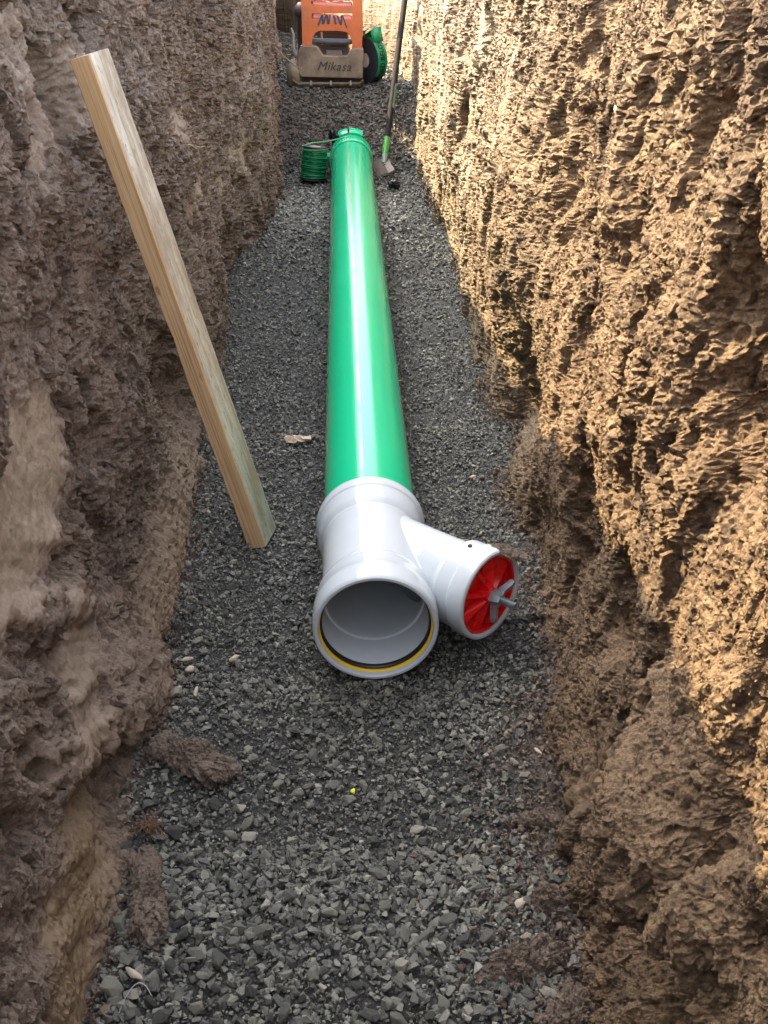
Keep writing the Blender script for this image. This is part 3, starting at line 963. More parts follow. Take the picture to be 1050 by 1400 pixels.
def clod(name, loc, size, seed, label, rotz=0.0, lobes=((0, 0, 0, 1.0),), category="soil clod", mat='clod', amp=0.42, group=None):
    """an uneven lump of soil: fused lobes, displaced"""
    bm = bmesh.new()
    bmesh.ops.create_icosphere(bm, subdivisions=5, radius=1.0)
    P = np.array([v.co[:] for v in bm.verts], np.float64)
    best = np.zeros(len(P))
    for lx, ly, lz, lr in lobes:                 # distance along each ray to the union of the lobes
        c_ = np.array([lx, ly, lz])
        b_ = P @ c_
        disc = b_ * b_ - (c_ @ c_ - lr * lr)
        t = np.where(disc > 0, b_ + np.sqrt(np.maximum(disc, 0)), 0)
        best = np.maximum(best, t)
    best = np.maximum(best, 0.25)
    s = 1.0 / 0.10
    q = P * best[:, None]
    a, b = q[:, 0] * 3 + q[:, 2] * 2 + seed, q[:, 1] * 3 - q[:, 2] * 1.7 + seed * 3
    dsp = 1 + amp * fbm(a, b, 4, seed) + amp * 0.55 * (lumps(a * 1.7, b * 1.7, seed) - 0.5) + amp * 0.35 * (lumps(a * 4.1, b * 4.1, seed + 3) - 0.5)
    dsp += amp * 0.40 * (lumps(a * 8, b * 8, seed + 4) - 0.5) + amp * 0.2 * (lumps(a * 15, b * 15, seed + 6) - 0.5)
    q = q * dsp[:, None] * np.array(size)
    T0 = np.array([[v.index for v in f.verts] for f in bm.faces], np.int32)
    bm.free()
    nc = 420 if max(size) > 0.012 else 40
    pk = rng.integers(0, len(q), nc)
    V1, F1, _ = heap(crumb_pre, q[pk], min(size) * (0.06 + 0.26 * rng.random(nc) ** 2.2), rng.random(nc), 1.5)
    VV, FF = np.concatenate([q, V1]), np.concatenate([T0, F1 + len(q)])
    z0 = np.zeros(len(VV))
    me = mesh_np(name, VV, FF, 3, False, dict(smear=z0, ochre=z0, pale=z0, wet=z0))
    o = link(name, me, M[mat], label=label, category=category, group=group)
    o.location = loc
    o.rotation_euler = (0, 0, rotz)
    return o


clod("soil_clod", (-0.338, 1.50, 0.015), (0.046, 0.034, 0.028), 3, "long reddish brown soil clod touching the clay nose at the left wall",
     -0.35, ((0, 0, 0, 0.9), (-0.9, 0.15, 0, 0.75), (0.95, -0.45, 0, 0.8)))
clod("soil_clod", (-0.368, 1.185, 0.016), (0.030, 0.050, 0.026), 8, "long brown soil clod lying on stones at lower left",
     0.1, ((0, 0, 0, 0.8), (-0.2, 0.95, 0, 0.75), (0.2, -0.9, 0, 0.85)))
clod("soil_clod", (0.185, 1.045, 0.012), (0.045, 0.028, 0.030), 12, "tan crumbly soil clod nearest the stones at lower right",
     0.2, ((0, 0, 0, 0.9), (0.8, 0.1, 0.2, 0.8), (-0.9, -0.1, -0.1, 0.5)))
clod("soil_clod", (0.235, 0.955, 0.010), (0.040, 0.030, 0.026), 15, "rounded brown soil clod at the bottom edge against the right wall",
     0.9, ((0, 0, 0, 0.9), (0.7, 0.3, 0, 0.7)))
clod("soil_clod", (0.278, 1.335, 0.008), (0.030, 0.018, 0.016), 19, "flat layered soil clod beside the right wall in front of the plug",
     -0.1, ((0, 0, 0, 0.9), (-0.8, -0.2, 0, 0.7)))
clod("soil_clod", (0.245, 1.165, 0.008), (0.022, 0.018, 0.018), 23, "small lumpy soil clod beside the pale stone at right", 0.4)

# ------------------------------------------------------------------ green sewer pipe
AX = 0.106
pipe = thing("sewer_pipe", "long bright green plastic sewer pipe lying along the trench floor", "pipe", (0, 2.10, AX))
prof = [(0.0, 0.099), (0.0, 0.106)] + [(0.1 + k * 0.19, 0.106) for k in range(20)] + [(3.94, 0.106), (3.94, 0.099), (0.0, 0.099)]
link("barrel", lathe("barrel", prof, 96), M['green'], pipe)
so = link("socket", lathe("socket", [(3.87, 0.1065), (3.872, 0.113), (3.88, 0.1155), (3.925, 0.1155), (3.935, 0.113), (3.985, 0.1125),
                                     (4.0, 0.110), (4.0, 0.102), (3.95, 0.102)], 96), M['green'], pipe)
cap = thing("pipe_cap", "green lugged cap closing the far end of the green pipe", "cap", (0, 6.085, AX))
link("cap_body", lathe("cap_body", [(0.0, 0.1), (0.012, 0.1135), (0.05, 0.1135), (0.06, 0.110), (0.062, 0.09), (0.058, 0.0005)], 64), M['green'], cap)
for k, (ang, wd) in enumerate(((109, 0.022), (77, 0.032), (200, 0.04), (300, 0.05))):
    bm = bmesh.new()
    a0, a1 = math.radians(ang) - wd / 0.11, math.radians(ang) + wd / 0.11
    N = 8
    rows = []
    for yv, r0, r1 in ((0.03, 0.108, 0.124), (0.05, 0.108, 0.134), (0.10, 0.092, 0.136), (0.125, 0.09, 0.120)):
        rows.append([[bm.verts.new((r * math.cos(a0 + (a1 - a0) * i / N), yv, r * math.sin(a0 + (a1 - a0) * i / N))) for i in range(N + 1)] for r in (r0, r1)])
    for j in range(3):
        for i in range(N):
            bm.faces.new((rows[j][1][i], rows[j][1][i + 1], rows[j + 1][1][i + 1], rows[j + 1][1][i]))
            bm.faces.new((rows[j][0][i + 1], rows[j][0][i], rows[j + 1][0][i], rows[j + 1][0][i + 1]))
        for i in (0, N):
            bm.faces.new((rows[j][0][i], rows[j][1][i], rows[j + 1][1][i], rows[j + 1][0][i]))
    for j in (0, 3):
        for i in range(N):
            bm.faces.new((rows[j][0][i], rows[j][0][i + 1], rows[j][1][i + 1], rows[j][1][i]))
    link("lug", bm_mesh("lug", bm, False, 0.003), M['green'], cap)

# ------------------------------------------------------------------ white wye
wye = thing("wye_fitting", "glossy white plastic wye fitting joined to the near end of the green pipe", "pipe fitting", (0, 1.745, AX))
RB = 0.1065
BD = Vector((math.sin(math.radians(45)), -math.cos(math.radians(45)), 0.035)).normalized()   # branch axis
B0 = Vector((0, 2.075 - 1.745, 0.0))                                                        # where it meets the main axis
bu = BD.cross(Vector((0, 0, 1))).normalized()
bv = bu.cross(BD).normalized()


def in_branch(c, i=0, r=0.078):
    d = c - B0
    t = d.dot(BD)
    return t > 0 and (d - BD * t).length < r


yy_ = [0.128 + 0.004 * k for k in range(46)]
outer = [(yv, RB) for yv in yy_]
link("body", lathe("body", outer, 160, drop=in_branch), M['white'], wye)
inner = [(0.108, 0.1035), (0.112, 0.1005), (0.118, 0.0995)] + [(yv, 0.0995) for yv in yy_[1:]] + [(0.33, 0.0995), (0.36, 0.0995)]
link("bore", lathe("bore", inner, 160, drop=in_branch), M['white'], wye)
fs = [(0.108, 0.1035), (0.030, 0.1085), (0.024, 0.1115), (0.014, 0.1130), (0.008, 0.1120), (0.002, 0.1128), (0.0, 0.1150), (0.0, 0.1195), (0.003, 0.1225), (0.010, 0.1240),
      (0.045, 0.1243), (0.060, 0.1232), (0.064, 0.1208), (0.092, 0.1195), (0.106, 0.1165), (0.120, 0.1100), (0.129, RB)]
link("front_socket", lathe("front_socket", fs, 128, ang=0.7), M['white'], wye)
bs = [(0.306, RB), (0.318, 0.1085), (0.330, 0.1150), (0.338, 0.1175), (0.372, 0.1180), (0.378, 0.1190), (0.382, 0.1215), (0.392, 0.1232), (0.404, 0.1232), (0.411, 0.1215),
      (0.412, 0.1180), (0.412, 0.1075), (0.36, 0.1075), (0.36, 0.0995)]
link("back_socket", lathe("back_socket", bs, 128, ang=0.33), M['white'], wye)


def torus_y(name, yc, R, r_t, r_y, n=96, k=10):
    return lathe(name, [(yc + r_y * math.sin(2 * math.pi * j / k), R + r_t * math.cos(2 * math.pi * j / k)) for j in range(k + 1)], n, ang=1.2)


gk = link("gasket", torus_y("gasket", 0.0265, 0.1105, 0.0056, 0.0070), M['rubber'], wye)
link("seal_ring", torus_y("seal_ring", 0.0165, 0.1135, 0.0042, 0.0052), M['yellow'], gk)

# branch: each generator starts where it leaves the main barrel
NB = 120
BR_ = 0.0815


def branch_ring(r, t):
    return [B0 + BD * t + bu * (r * math.cos(2 * math.pi * k / NB)) + bv * (r * math.sin(2 * math.pi * k / NB)) for k in range(NB)]


def saddle(r, R):
    out = []
    for k in range(NB):
        o_ = B0 + bu * (r * math.cos(2 * math.pi * k / NB)) + bv * (r * math.sin(2 * math.pi * k / NB))
        A = BD.x ** 2 + BD.z ** 2
        Bq = 2 * (o_.x * BD.x + o_.z * BD.z)
        Cq = o_.x ** 2 + o_.z ** 2 - R * R
        disc = Bq * Bq - 4 * A * Cq
        t = (-Bq + math.sqrt(max(disc, 0))) / (2 * A)
        out.append(o_ + BD * t)
    return out


def loft(name, rings, n, ang=0.6):
    V = [tuple(p) for r in rings for p in r]
    F = []
    for i in range(len(rings) - 1):
        for k in range(n):
            F.append((i * n + k, i * n + (k + 1) % n, (i + 1) * n + (k + 1) % n, (i + 1) * n + k))
    me = bpy.data.meshes.new(name)
    me.from_pydata(V, [], F)
    bm = bmesh.new(); bm.from_mesh(me)
    bmesh.ops.recalc_face_normals(bm, faces=bm.faces[:])
    bm.to_mesh(me); bm.free()
    return smooth_by_angle(me, ang)


s0 = saddle(BR_ + 0.004, RB - 0.001)
s1 = saddle(BR_, RB + 0.004)
s2 = [a.lerp(b, 0.35) for a, b in zip(s1, branch_ring(BR_, 0.248))]
br = link("branch", loft("branch", [s0, s1, s2, branch_ring(BR_, 0.252)], NB), M['white'], wye)
rings = [branch_ring(r, t) for r, t in ((BR_, 0.236), (0.0822, 0.242), (0.0905, 0.253), (0.0925, 0.258), (0.0932, 0.288), (0.0936, 0.291), (0.0972, 0.296), (0.0980, 0.302),
                                        (0.0980, 0.326), (0.0970, 0.332), (0.0940, 0.335), (0.0890, 0.335), (0.0860, 0.332), (0.0850, 0.325), (0.0850, 0.27))]
link("branch_socket", loft("branch_socket", rings, NB, 0.33), M['white'], wye)
link("branch_bore", loft("branch_bore", [saddle(0.078, 0.0995), branch_ring(0.078, 0.25), branch_ring(0.0852, 0.27)], NB), M['white'], wye)
for yv, xx in ((0.315 - 0.015, 0.0), (0.215, 0.003)):
    ang = math.pi / 2 - xx / RB
    pts = [(0.0065 * math.cos(a), 0.009 * math.sin(a)) for a in [2 * math.pi * k / 20 for k in range(21)]]
    path = [(RB * math.sin((xx + px) / RB), yv + py, RB * math.cos((xx + px) / RB)) for px, py in pts]
    link("moulded_ring", tube_mesh("moulded_ring", path, 0.0011, 6, False), M['white'], wye)
pts = [BD * (0.15 + 0.010 * math.sin(a)) + B0 + bu * (0.009 * math.cos(a)) + bv * math.sqrt(BR_ ** 2 - (0.009 * math.cos(a)) ** 2) for a in [2 * math.pi * k / 20 for k in range(21)]]
link("moulded_ring", tube_mesh("moulded_ring", pts, 0.001, 6, False), M['white'], wye)

# ------------------------------------------------------------------ red test plug in the branch
pc = Vector((0, 1.745, AX)) + B0 + BD * 0.326
plug = thing("test_plug", "red ribbed test plug with a metal wing nut closing the side branch", "pipe plug", pc)
# local frame: +Y outward along the branch
plug.matrix_world = Matrix.Translation(pc) @ Matrix((bu, BD, bv)).transposed().to_4x4()
bm = bmesh.new()
N = 16
rad = [(0.0855, -0.03), (0.0855, 0.002), (0.0825, 0.004), (0.0795, 0.002), (0.0785, -0.010)]
rings_ = []
for r, h in rad:
    rings_.append([bm.verts.new((r * math.cos(2 * math.pi * k / 96), h, r * math.sin(2 * math.pi * k / 96))) for k in range(96)])
for j in range(len(rad) - 1):
    for k in range(96):
        bm.faces.new((rings_[j][k], rings_[j][(k + 1) % 96], rings_[j + 1][(k + 1) % 96], rings_[j + 1][k]))
bm.faces.new(rings_[-1])
link("plug_disc", bm_mesh("plug_disc", bm, False), M['red'], plug)
for k in range(8):                                   # wedge ribs running from the hub to the rim
    a = 2 * math.pi * (k + 0.35) / 8
    bm = bmesh.new()
    def P(r, off, h): return bm.verts.new((r * math.cos(a) - off * math.sin(a), h, r * math.sin(a) + off * math.cos(a)))
    A = [P(0.012, -0.0085, -0.0105), P(0.012, 0.0085, -0.0105), P(0.012, 0.0, 0.010)]
    Bq = [P(0.078, -0.016, -0.0105), P(0.078, 0.016, -0.0105), P(0.078, 0.0, -0.002)]
    bm.faces.new(A); bm.faces.new(Bq[::-1])
    bm.faces.new((A[0], A[2], Bq[2], Bq[0])); bm.faces.new((A[2], A[1], Bq[1], Bq[2])); bm.faces.new((A[1], A[0], Bq[0], Bq[1]))
    link("rib", bm_mesh("rib", bm, False, 0.0008, 1), M['red'], plug)
for k in (1, 5):
    a = 2 * math.pi * (k + 0.85) / 8
    bm = bmesh.new()
    box(bm, -0.011, 0.011, -0.011, 0.0, -0.010, 0.010, 0.003)
    me = bm_mesh("lug", bm, False, 0.0015)
    o = link("lug", me, M['red'], plug)
    o.location = (0.066 * math.cos(a), 0.001, 0.066 * math.sin(a))
    o.rotation_euler = (0, -a, 0)
link("hub", lathe("hub", [(-0.01, 0.021), (0.010, 0.017), (0.012, 0.015), (0.012, 0.004)], 8, ang=0.2), M['red'], plug)
nut = link("wing_nut", lathe("wing_nut", [(0.0125, 0.0005), (0.0125, 0.0185), (0.021, 0.0175), (0.030, 0.0125), (0.032, 0.0110), (0.032, 0.0005)], 6, ang=0.4), M['zinc'], plug)
for s, ang in ((1, 28), (-1, 28)):
    bm = bmesh.new()
    prof = [(0.008, 0.015), (0.020, 0.014), (0.046, 0.022), (0.050, 0.027), (0.047, 0.033), (0.040, 0.033), (0.018, 0.028), (0.008, 0.031)]
    f = [[bm.verts.new((s * x, yv, tz)) for x, yv in prof] for tz in (-0.0042, 0.0042)]
    bm.faces.new(f[0]); bm.faces.new(f[1][::-1])
    for i in range(len(prof)):
        j = (i + 1) % len(prof)
        bm.faces.new((f[0][i], f[0][j], f[1][j], f[1][i]))
    w = link("wing", bm_mesh("wing", bm, False, 0.0015), M['zinc'], nut)
    w.rotation_euler = (0, math.radians(65 if s > 0 else 28), 0)
thread = [(0.0, 0.0075)]
for k in range(30):
    thread += [(0.030 + k * 0.0013, 0.0086), (0.03065 + k * 0.0013, 0.0076)]
thread += [(0.070, 0.0080), (0.0705, 0.0066), (0.0705, 0.0046), (0.062, 0.0034), (0.062, 0.0003)]
nut.scale = (1.0, 1.1, 1.0)
link("bolt", lathe("bolt", thread, 24, ang=0.3), M['zinc'], plug)
# dirt fallen on the branch
top = Vector((0, 1.745, AX)) + B0 + BD * 0.327 + Vector((0.03, 0.025, 0.089))
clod("soil_clump", top, (0.024, 0.017, 0.009), 31, "crumbly soil caught on the rim above the red plug", -0.6, ((0, 0, 0, 0.9), (0.9, 0.1, -0.4, 0.8), (-0.8, 0, 0, 0.5)), "soil clump", amp=0.4)
clod("soil_clump", Vector((0, 1.745, AX)) + B0 + BD * 0.278 + bv * 0.0945, (0.0042, 0.0036, 0.0026), 33, "small dark crumb of soil stuck on top of the white branch", 0.3,
     category="soil clump", amp=0.4)

# ------------------------------------------------------------------ timber plank
b0 = Vector((-0.247, 2.232, 0.004)); t0 = Vector((-0.530, 2.280, 1.085))      # the edge nearest the camera
zax = (t0 - b0).normalized()
L = (t0 - b0).length
cam_dir = (Vector(cam.location) - (b0 + t0) / 2).normalized()
# narrow face looks to the left and the camera, wide face to the right
side_n = (cam_dir - zax * cam_dir.dot(zax)).normalized()
lat = zax.cross(side_n).normalized()
ROT = math.radians(27)
n_narrow = (side_n * math.cos(ROT) - lat * math.sin(ROT)).normalized()
if n_narrow.x > side_n.x: n_narrow = (side_n * math.cos(ROT) + lat * math.sin(ROT)).normalized()
xdir = zax.cross(n_narrow).normalized()
if xdir.x > 0: xdir = -xdir                       # from the shared edge along the narrow face, to the left
W_N, W_W = 0.045, 0.091
board = bpy.data.meshes.new("timber_plank")
bm = bmesh.new()
NSEG = 60
rows = []
for i in range(NSEG + 1):
    zz = L * i / NSEG
    tt = i / NSEG
    wob_ = 0.0006 * math.sin(i * 1.7) + 0.0005 * math.sin(i * 0.6 + 1)
    notch = 0.0028 * math.exp(-((tt - 0.49) / 0.035) ** 2) + 0.001 * math.exp(-((tt - 0.44) / 0.02) ** 2)
    a = 0.0022 + 0.0015 * max(0, math.sin(i * 0.9)) * (0.3 < tt < 0.5)
    # cross-section in (along narrow face, depth along wide face); (0,0) is the shared edge
    sec = [(a, 0.0), (W_N - notch - 0.003 + wob_, 0.0), (W_N - notch + wob_, 0.003), (W_N, W_W - 0.003), (W_N - 0.003, W_W), (0.003, W_W), (wob_ * 0.5, W_W - 0.003), (wob_ * 0.5, a)]
    zs = 0.0 if i else 0.006
    rows.append([bm.verts.new((x_, y_, zz)) for x_, y_ in sec])
for i in range(NSEG):
    for k in range(8):
        f = bm.faces.new((rows[i][k], rows[i][(k + 1) % 8], rows[i + 1][(k + 1) % 8], rows[i + 1][k]))
        f.material_index = 1 if k in (5, 6) else 0
for r_ in (rows[0], rows[-1][::-1]):
    f = bm.faces.new(r_)
    f.material_index = 1
bmesh.ops.recalc_face_normals(bm, faces=bm.faces[:])
bm.to_mesh(board); bm.free()
plank = link("timber_plank", board, [M['wood_a'], M['wood_b']], label="weathered timber plank leaning on the left earth wall", category="plank")
plank.matrix_world = Matrix.Translation(b0) @ Matrix((xdir, -n_narrow, zax)).transposed().to_4x4()

# ------------------------------------------------------------------ plate compactor
comp = thing("plate_compactor", "orange plate compactor with dusty cast iron nose at the trench's far end", "plate compactor", (-0.120, 6.92, 0.336), (0, 0, math.radians(-2)))
comp.scale = (0.97, 0.97, 0.96)
bm = bmesh.new()                                   # base plate with a turned-up nose and left flange
secs = [(-0.045, 0.030), (-0.025, 0.014), (0.01, 0.004), (0.06, 0.0), (0.42, 0.0), (0.48, 0.01), (0.52, 0.04)]
rowsb = []
for yv, zv in secs:
    rowsb.append([[bm.verts.new((x_, yv, zv + th + (0.02 * (abs(x_) > 0.2)))) for x_ in (-0.215, -0.185, -0.1, 0.0, 0.1, 0.19, 0.212)] for th in (0.0, 0.012)])
for j in range(len(secs) - 1):
    for i in range(6):
        bm.faces.new((rowsb[j][0][i], rowsb[j + 1][0][i], rowsb[j + 1][0][i + 1], rowsb[j][0][i + 1]))
        bm.faces.new((rowsb[j][1][i], rowsb[j][1][i + 1], rowsb[j + 1][1][i + 1], rowsb[j + 1][1][i]))
    for i in (0, 6):
        bm.faces.new((rowsb[j][0][i], rowsb[j][1][i], rowsb[j + 1][1][i], rowsb[j + 1][0][i]))
for j in (0, len(secs) - 1):
    for i in range(6):
        bm.faces.new((rowsb[j][0][i], rowsb[j][0][i + 1], rowsb[j][1][i + 1], rowsb[j][1][i]))
bp = link("base_plate", bm_mesh("base_plate", bm, False, 0.003), M['cast'], comp)
for x_ in (-0.105, 0.015, 0.135):
    bm = bmesh.new(); box(bm, x_ - 0.006, x_ + 0.006, -0.050, -0.030, 0.024, 0.048, 0.001)
    link("stud", bm_mesh("stud", bm, False, 0.001), M['steel_dusty'], bp)
bm = bmesh.new()
prof = [(-0.250, 0.02), (-0.212, 0.004), (-0.175, 0.02), (-0.180, 0.10), (-0.205, 0.155), (-0.240, 0.145), (-0.258, 0.09)]
f = [[bm.verts.new((x_, yv, z_)) for x_, z_ in prof] for yv in (-0.005, 0.16)]
bm.faces.new(f[0]); bm.faces.new(f[1][::-1])
for i in range(len(prof)):
    j = (i + 1) % len(prof); bm.faces.new((f[0][i], f[0][j], f[1][j], f[1][i]))
link("side_flange", bm_mesh("side_flange", bm, True, 0.010, 3), M['cast'], comp)
bm = bmesh.new(); box(bm, -0.17, 0.20, 0.10, 0.40, 0.012, 0.10, 0.004)
link("exciter", bm_mesh("exciter", bm, False, 0.006), M['cast_dark'], comp)
out = [(-0.165, 0.070), (0.205, 0.062), (0.208, 0.205), (0.205, 0.222), (0.165, 0.222), (0.140, 0.212), (0.124, 0.190), (0.115, 0.178), (-0.005, 0.180), (-0.035, 0.182),
       (-0.050, 0.205), (-0.065, 0.228), (-0.085, 0.235), (-0.160, 0.237), (-0.178, 0.20), (-0.182, 0.10)]
nose = link("nose_casting", plate_mesh("nose_casting", [out], 0.05, 0.006), M['cast'], comp)
nose.location = (0, 0.03, 0)
lt = text_mesh("lettering", "Mikasa", 0.072, 0.30, 0.003, 1.06, 0.0)
lt.transform(Matrix.Rotation(math.radians(90), 4, 'X'))
lo = link("lettering", lt, M['cast_dark'], nose, label="dark raised slanted lettering on the cast nose")
lo.location = (0.035, -0.0325, 0.103)
lo.rotation_euler = (0, math.radians(2), 0)
# cover: sheet with slots and an arch
arch = [(-0.098, 0.2), (-0.098, 0.265), (-0.090, 0.295), (-0.072, 0.318), (-0.045, 0.328), (0.085, 0.325), (0.115, 0.318), (0.137, 0.295), (0.147, 0.262), (0.150, 0.2)]
outl = [(-0.153, 0.2), (-0.1005, 0.2)] + [(x_, z_) for x_, z_ in arch] + [(0.1525, 0.2), (0.205, 0.2), (0.206, 0.60), (0.19, 0.66), (-0.13, 0.66), (-0.150, 0.60)]
sl1 = round_rect(-0.095, 0.155, 0.461, 0.494, 0.012)
sl2 = round_rect(-0.095, 0.152, 0.388, 0.424, 0.012)
sl3 = round_rect(-0.095, 0.155, 0.535, 0.568, 0.012)
cov = link("cover", plate_mesh("cover", [outl, sl1[::-1], sl2[::-1], sl3[::-1]], 0.006, 0.002), M['orange'], comp)
cov.location = (0, 0.018, 0)
for x_ in (-0.150, 0.203):
    bm = bmesh.new(); box(bm, x_ - 0.003, x_ + 0.003, 0.022, 0.36, 0.21, 0.655)
    link("cover_side", bm_mesh("cover_side", bm, False, 0.001), M['orange'], comp)
bm = bmesh.new(); box(bm, -0.135, 0.195, 0.022, 0.36, 0.6605, 0.6665)
link("cover_top", bm_mesh("cover_top", bm, False, 0.001), M['orange'], comp)
for zc in (0.474, 0.402, 0.548):
    pd_ = link("foam_strip", tube_mesh("foam_strip", [(-0.085 + 0.01 * k, 0.040 + 0.002 * math.sin(k), zc - 0.001 * k * 0.4) for k in range(24)], 0.017, 10), M['pink'], comp)
# the two zigzag marks painted on the cover
bm = bmesh.new()
def stroke(x0, z0, x1, z1, w):
    vv = [bm.verts.new((x0 - w / 2, yv, z0)) for yv in (0, -0.0012)] + [bm.verts.new((x0 + w / 2, yv, z0)) for yv in (0, -0.0012)] \
        + [bm.verts.new((x1 + w / 2, yv, z1)) for yv in (0, -0.0012)] + [bm.verts.new((x1 - w / 2, yv, z1)) for yv in (0, -0.0012)]
    bm.faces.new((vv[1], vv[3], vv[5], vv[7]))
    for a_, b_ in ((0, 2), (2, 4), (4, 6), (6, 0)):
        bm.faces.new((vv[a_], vv[b_], vv[b_ + 1], vv[a_ + 1]))
for s in ((-0.030, 0.418, -0.056, 0.358, 0.011), (-0.030, 0.418, -0.028, 0.366, 0.013), (-0.006, 0.418, -0.024, 0.366, 0.011), (-0.002, 0.418, 0.004, 0.366, 0.013), (0.017, 0.418, 0.008, 0.366, 0.009),
          (0.040, 0.414, 0.050, 0.366, 0.013), (0.060, 0.414, 0.079, 0.362, 0.012), (0.086, 0.414, 0.082, 0.362, 0.011), (0.090, 0.414, 0.116, 0.346, 0.009)):
    stroke(*s)
lg = link("logo", bm_mesh("logo", bm, False), M['navy'], cov, label="two dark zigzag letter marks below the slots")
lg.location = (0, -0.0055, -0.004)
link("cross_bar", tube_mesh("cross_bar", [(-0.10, 0.055, 0.262), (-0.06, 0.045, 0.264), (0.02, 0.043, 0.262), (0.10, 0.045, 0.260), (0.148, 0.055, 0.262)], 0.016, 14), M['bar'], comp)
bm = bmesh.new(); box(bm, -0.075, 0.125, 0.12, 0.34, 0.10, 0.33, 0.01)
en = link("engine", bm_mesh("engine", bm, False, 0.006), M['engine'], comp)
for k in range(7):
    bm = bmesh.new(); box(bm, -0.02, 0.10, 0.108, 0.122, 0.200 + 0.017 * k, 0.206 + 0.017 * k)
    link("fin", bm_mesh("fin", bm, False), M['engine'], en)
bm = bmesh.new(); box(bm, -0.02, 0.085, 0.10, 0.125, 0.135, 0.205, 0.006)
link("plate", bm_mesh("plate", bm, False, 0.002), M['steel_dusty'], en)
link("spark_lead", tube_mesh("spark_lead", [(-0.040, 0.10, 0.24), (-0.040, 0.095, 0.28), (-0.042, 0.10, 0.31)], 0.006, 8), M['label_silver'], en)
link("guard_bar", tube_mesh("guard_bar", [(-0.175, 0.06, 0.15), (-0.205, 0.05, 0.20), (-0.212, 0.05, 0.23), (-0.208, 0.06, 0.30), (-0.222, 0.07, 0.335)], [0.016, 0.015, 0.009, 0.008, 0.006], 10), M['steel_dusty'], comp)
hd = link("handle", tube_mesh("handle", [(-0.19, 0.40, 0.12), (-0.19, 0.36, 0.32), (-0.185, 0.24, 0.52), (-0.185, 0.30, 0.80), (-0.18, 0.55, 1.0), (0.16, 0.55, 1.0), (0.17, 0.30, 0.80), (0.17, 0.40, 0.60)], 0.017, 12), M['bar'], comp)
bm = bmesh.new()
bmesh.ops.create_uvsphere(bm, u_segments=14, v_segments=10, radius=0.06)
for vv in bm.verts: vv.co = (vv.co.x * 0.6 - 0.165, vv.co.y + 0.10, vv.co.z * 0.8 + 0.43)
link("air_cleaner", bm_mesh("air_cleaner", bm, True), M['cast_dark'], comp)

# ------------------------------------------------------------------ roll of warning tape
rc = Vector((0.098, 7.03, 0.345 + 0.131))
n_face = Vector((-0.80, -0.60, 0.02)).normalized()
tape = thing("tape_roll", "roll of green warning tape standing on edge against the compactor", "tape roll", rc)
hx = Vector((0, 0, 1)).cross(n_face).normalized()
tape.matrix_world = Matrix.Translation(rc) @ Matrix((hx, -n_face, n_face.cross(hx) * 1.0)).transposed().to_4x4()
# local: -Y is the visible face
TW = 0.066
link("winding", lathe("winding", [(0.0, 0.041), (0.0, 0.126), (0.001, 0.128)] + [(TW, 0.128), (TW, 0.041), (0.0, 0.041)], 72, ang=0.4), M['tape_side'], tape)
link("core", lathe("core", [(0.003, 0.001), (0.003, 0.0405), (TW, 0.0405)], 40), M['core'], tape)
film_pts = []
V, F = [], []
NA = 90
for k in range(NA + 1):
    a = math.radians(-150 + 280 * k / NA)            # wraps the roll, then lifts off at the top
    r = 0.1300
    p_ = Vector((r * math.sin(a), 0, r * math.cos(a)))
    film_pts.append(p_)
fl = film_pts
for k in range(NA + 1):
    for yv in (-0.001, TW + 0.002):
        V.append((fl[k].x, yv, fl[k].z))
for k in range(NA):
    F.append((2 * k, 2 * k + 1, 2 * k + 3, 2 * k + 2))
me = bpy.data.meshes.new("film"); me.from_pydata(V, [], F)
sol = link("film", me, M['tape_green'], tape)
md = sol.modifiers.new("thickness", 'SOLIDIFY'); md.thickness = 0.0012; md.offset = 1
bm = bmesh.new()                                     # loose end standing up off the top
row = []
for i, (xx, zz) in enumerate(((-0.060, 0.113), (-0.020, 0.130), (0.020, 0.150), (0.050, 0.168))):
    row.append([bm.verts.new((xx + 0.01 * (yv > 0.03), yv, zz + (0.018 * i / 3 if yv > 0.03 else 0))) for yv in (-0.002, TW * 0.5, TW + 0.004)])
row.append([bm.verts.new((0.078 + 0.01 * (yv > .03), yv, 0.108)) for yv in (-0.002, TW * 0.5, TW + 0.004)])
for i in range(4):
    for j in range(2):
        bm.faces.new((row[i][j], row[i][j + 1], row[i + 1][j + 1], row[i + 1][j]))
fe = link("loose_end", bm_mesh("loose_end", bm, True), M['tape_green'], tape)
md = fe.modifiers.new("thickness", 'SOLIDIFY'); md.thickness = 0.0015
tm = text_mesh("lettering", "BURIED BELOW", 0.046, 0, 0.0003, 1.05, 0.0012)
P = np.empty(len(tm.vertices) * 3, np.float32); tm.vertices.foreach_get("co", P); P = P.reshape(-1, 3)
w_ = P[:, 0].max() - P[:, 0].min()
# reads upwards along the outer film on the right side of the roll, letter tops towards the visible face
s_ = P[:, 0]
ang0 = math.radians(88)
k_ = math.radians(122) / w_
aa = ang0 - s_ * k_
rr_ = 0.1318 + P[:, 2]
Q = np.stack([rr_ * np.sin(aa), TW * 0.5 + 0.016 - P[:, 1], rr_ * np.cos(aa)], -1)
tm.vertices.foreach_set("co", Q.astype(np.float32).ravel()); tm.update()
link("lettering", tm, M['ink'], tape)

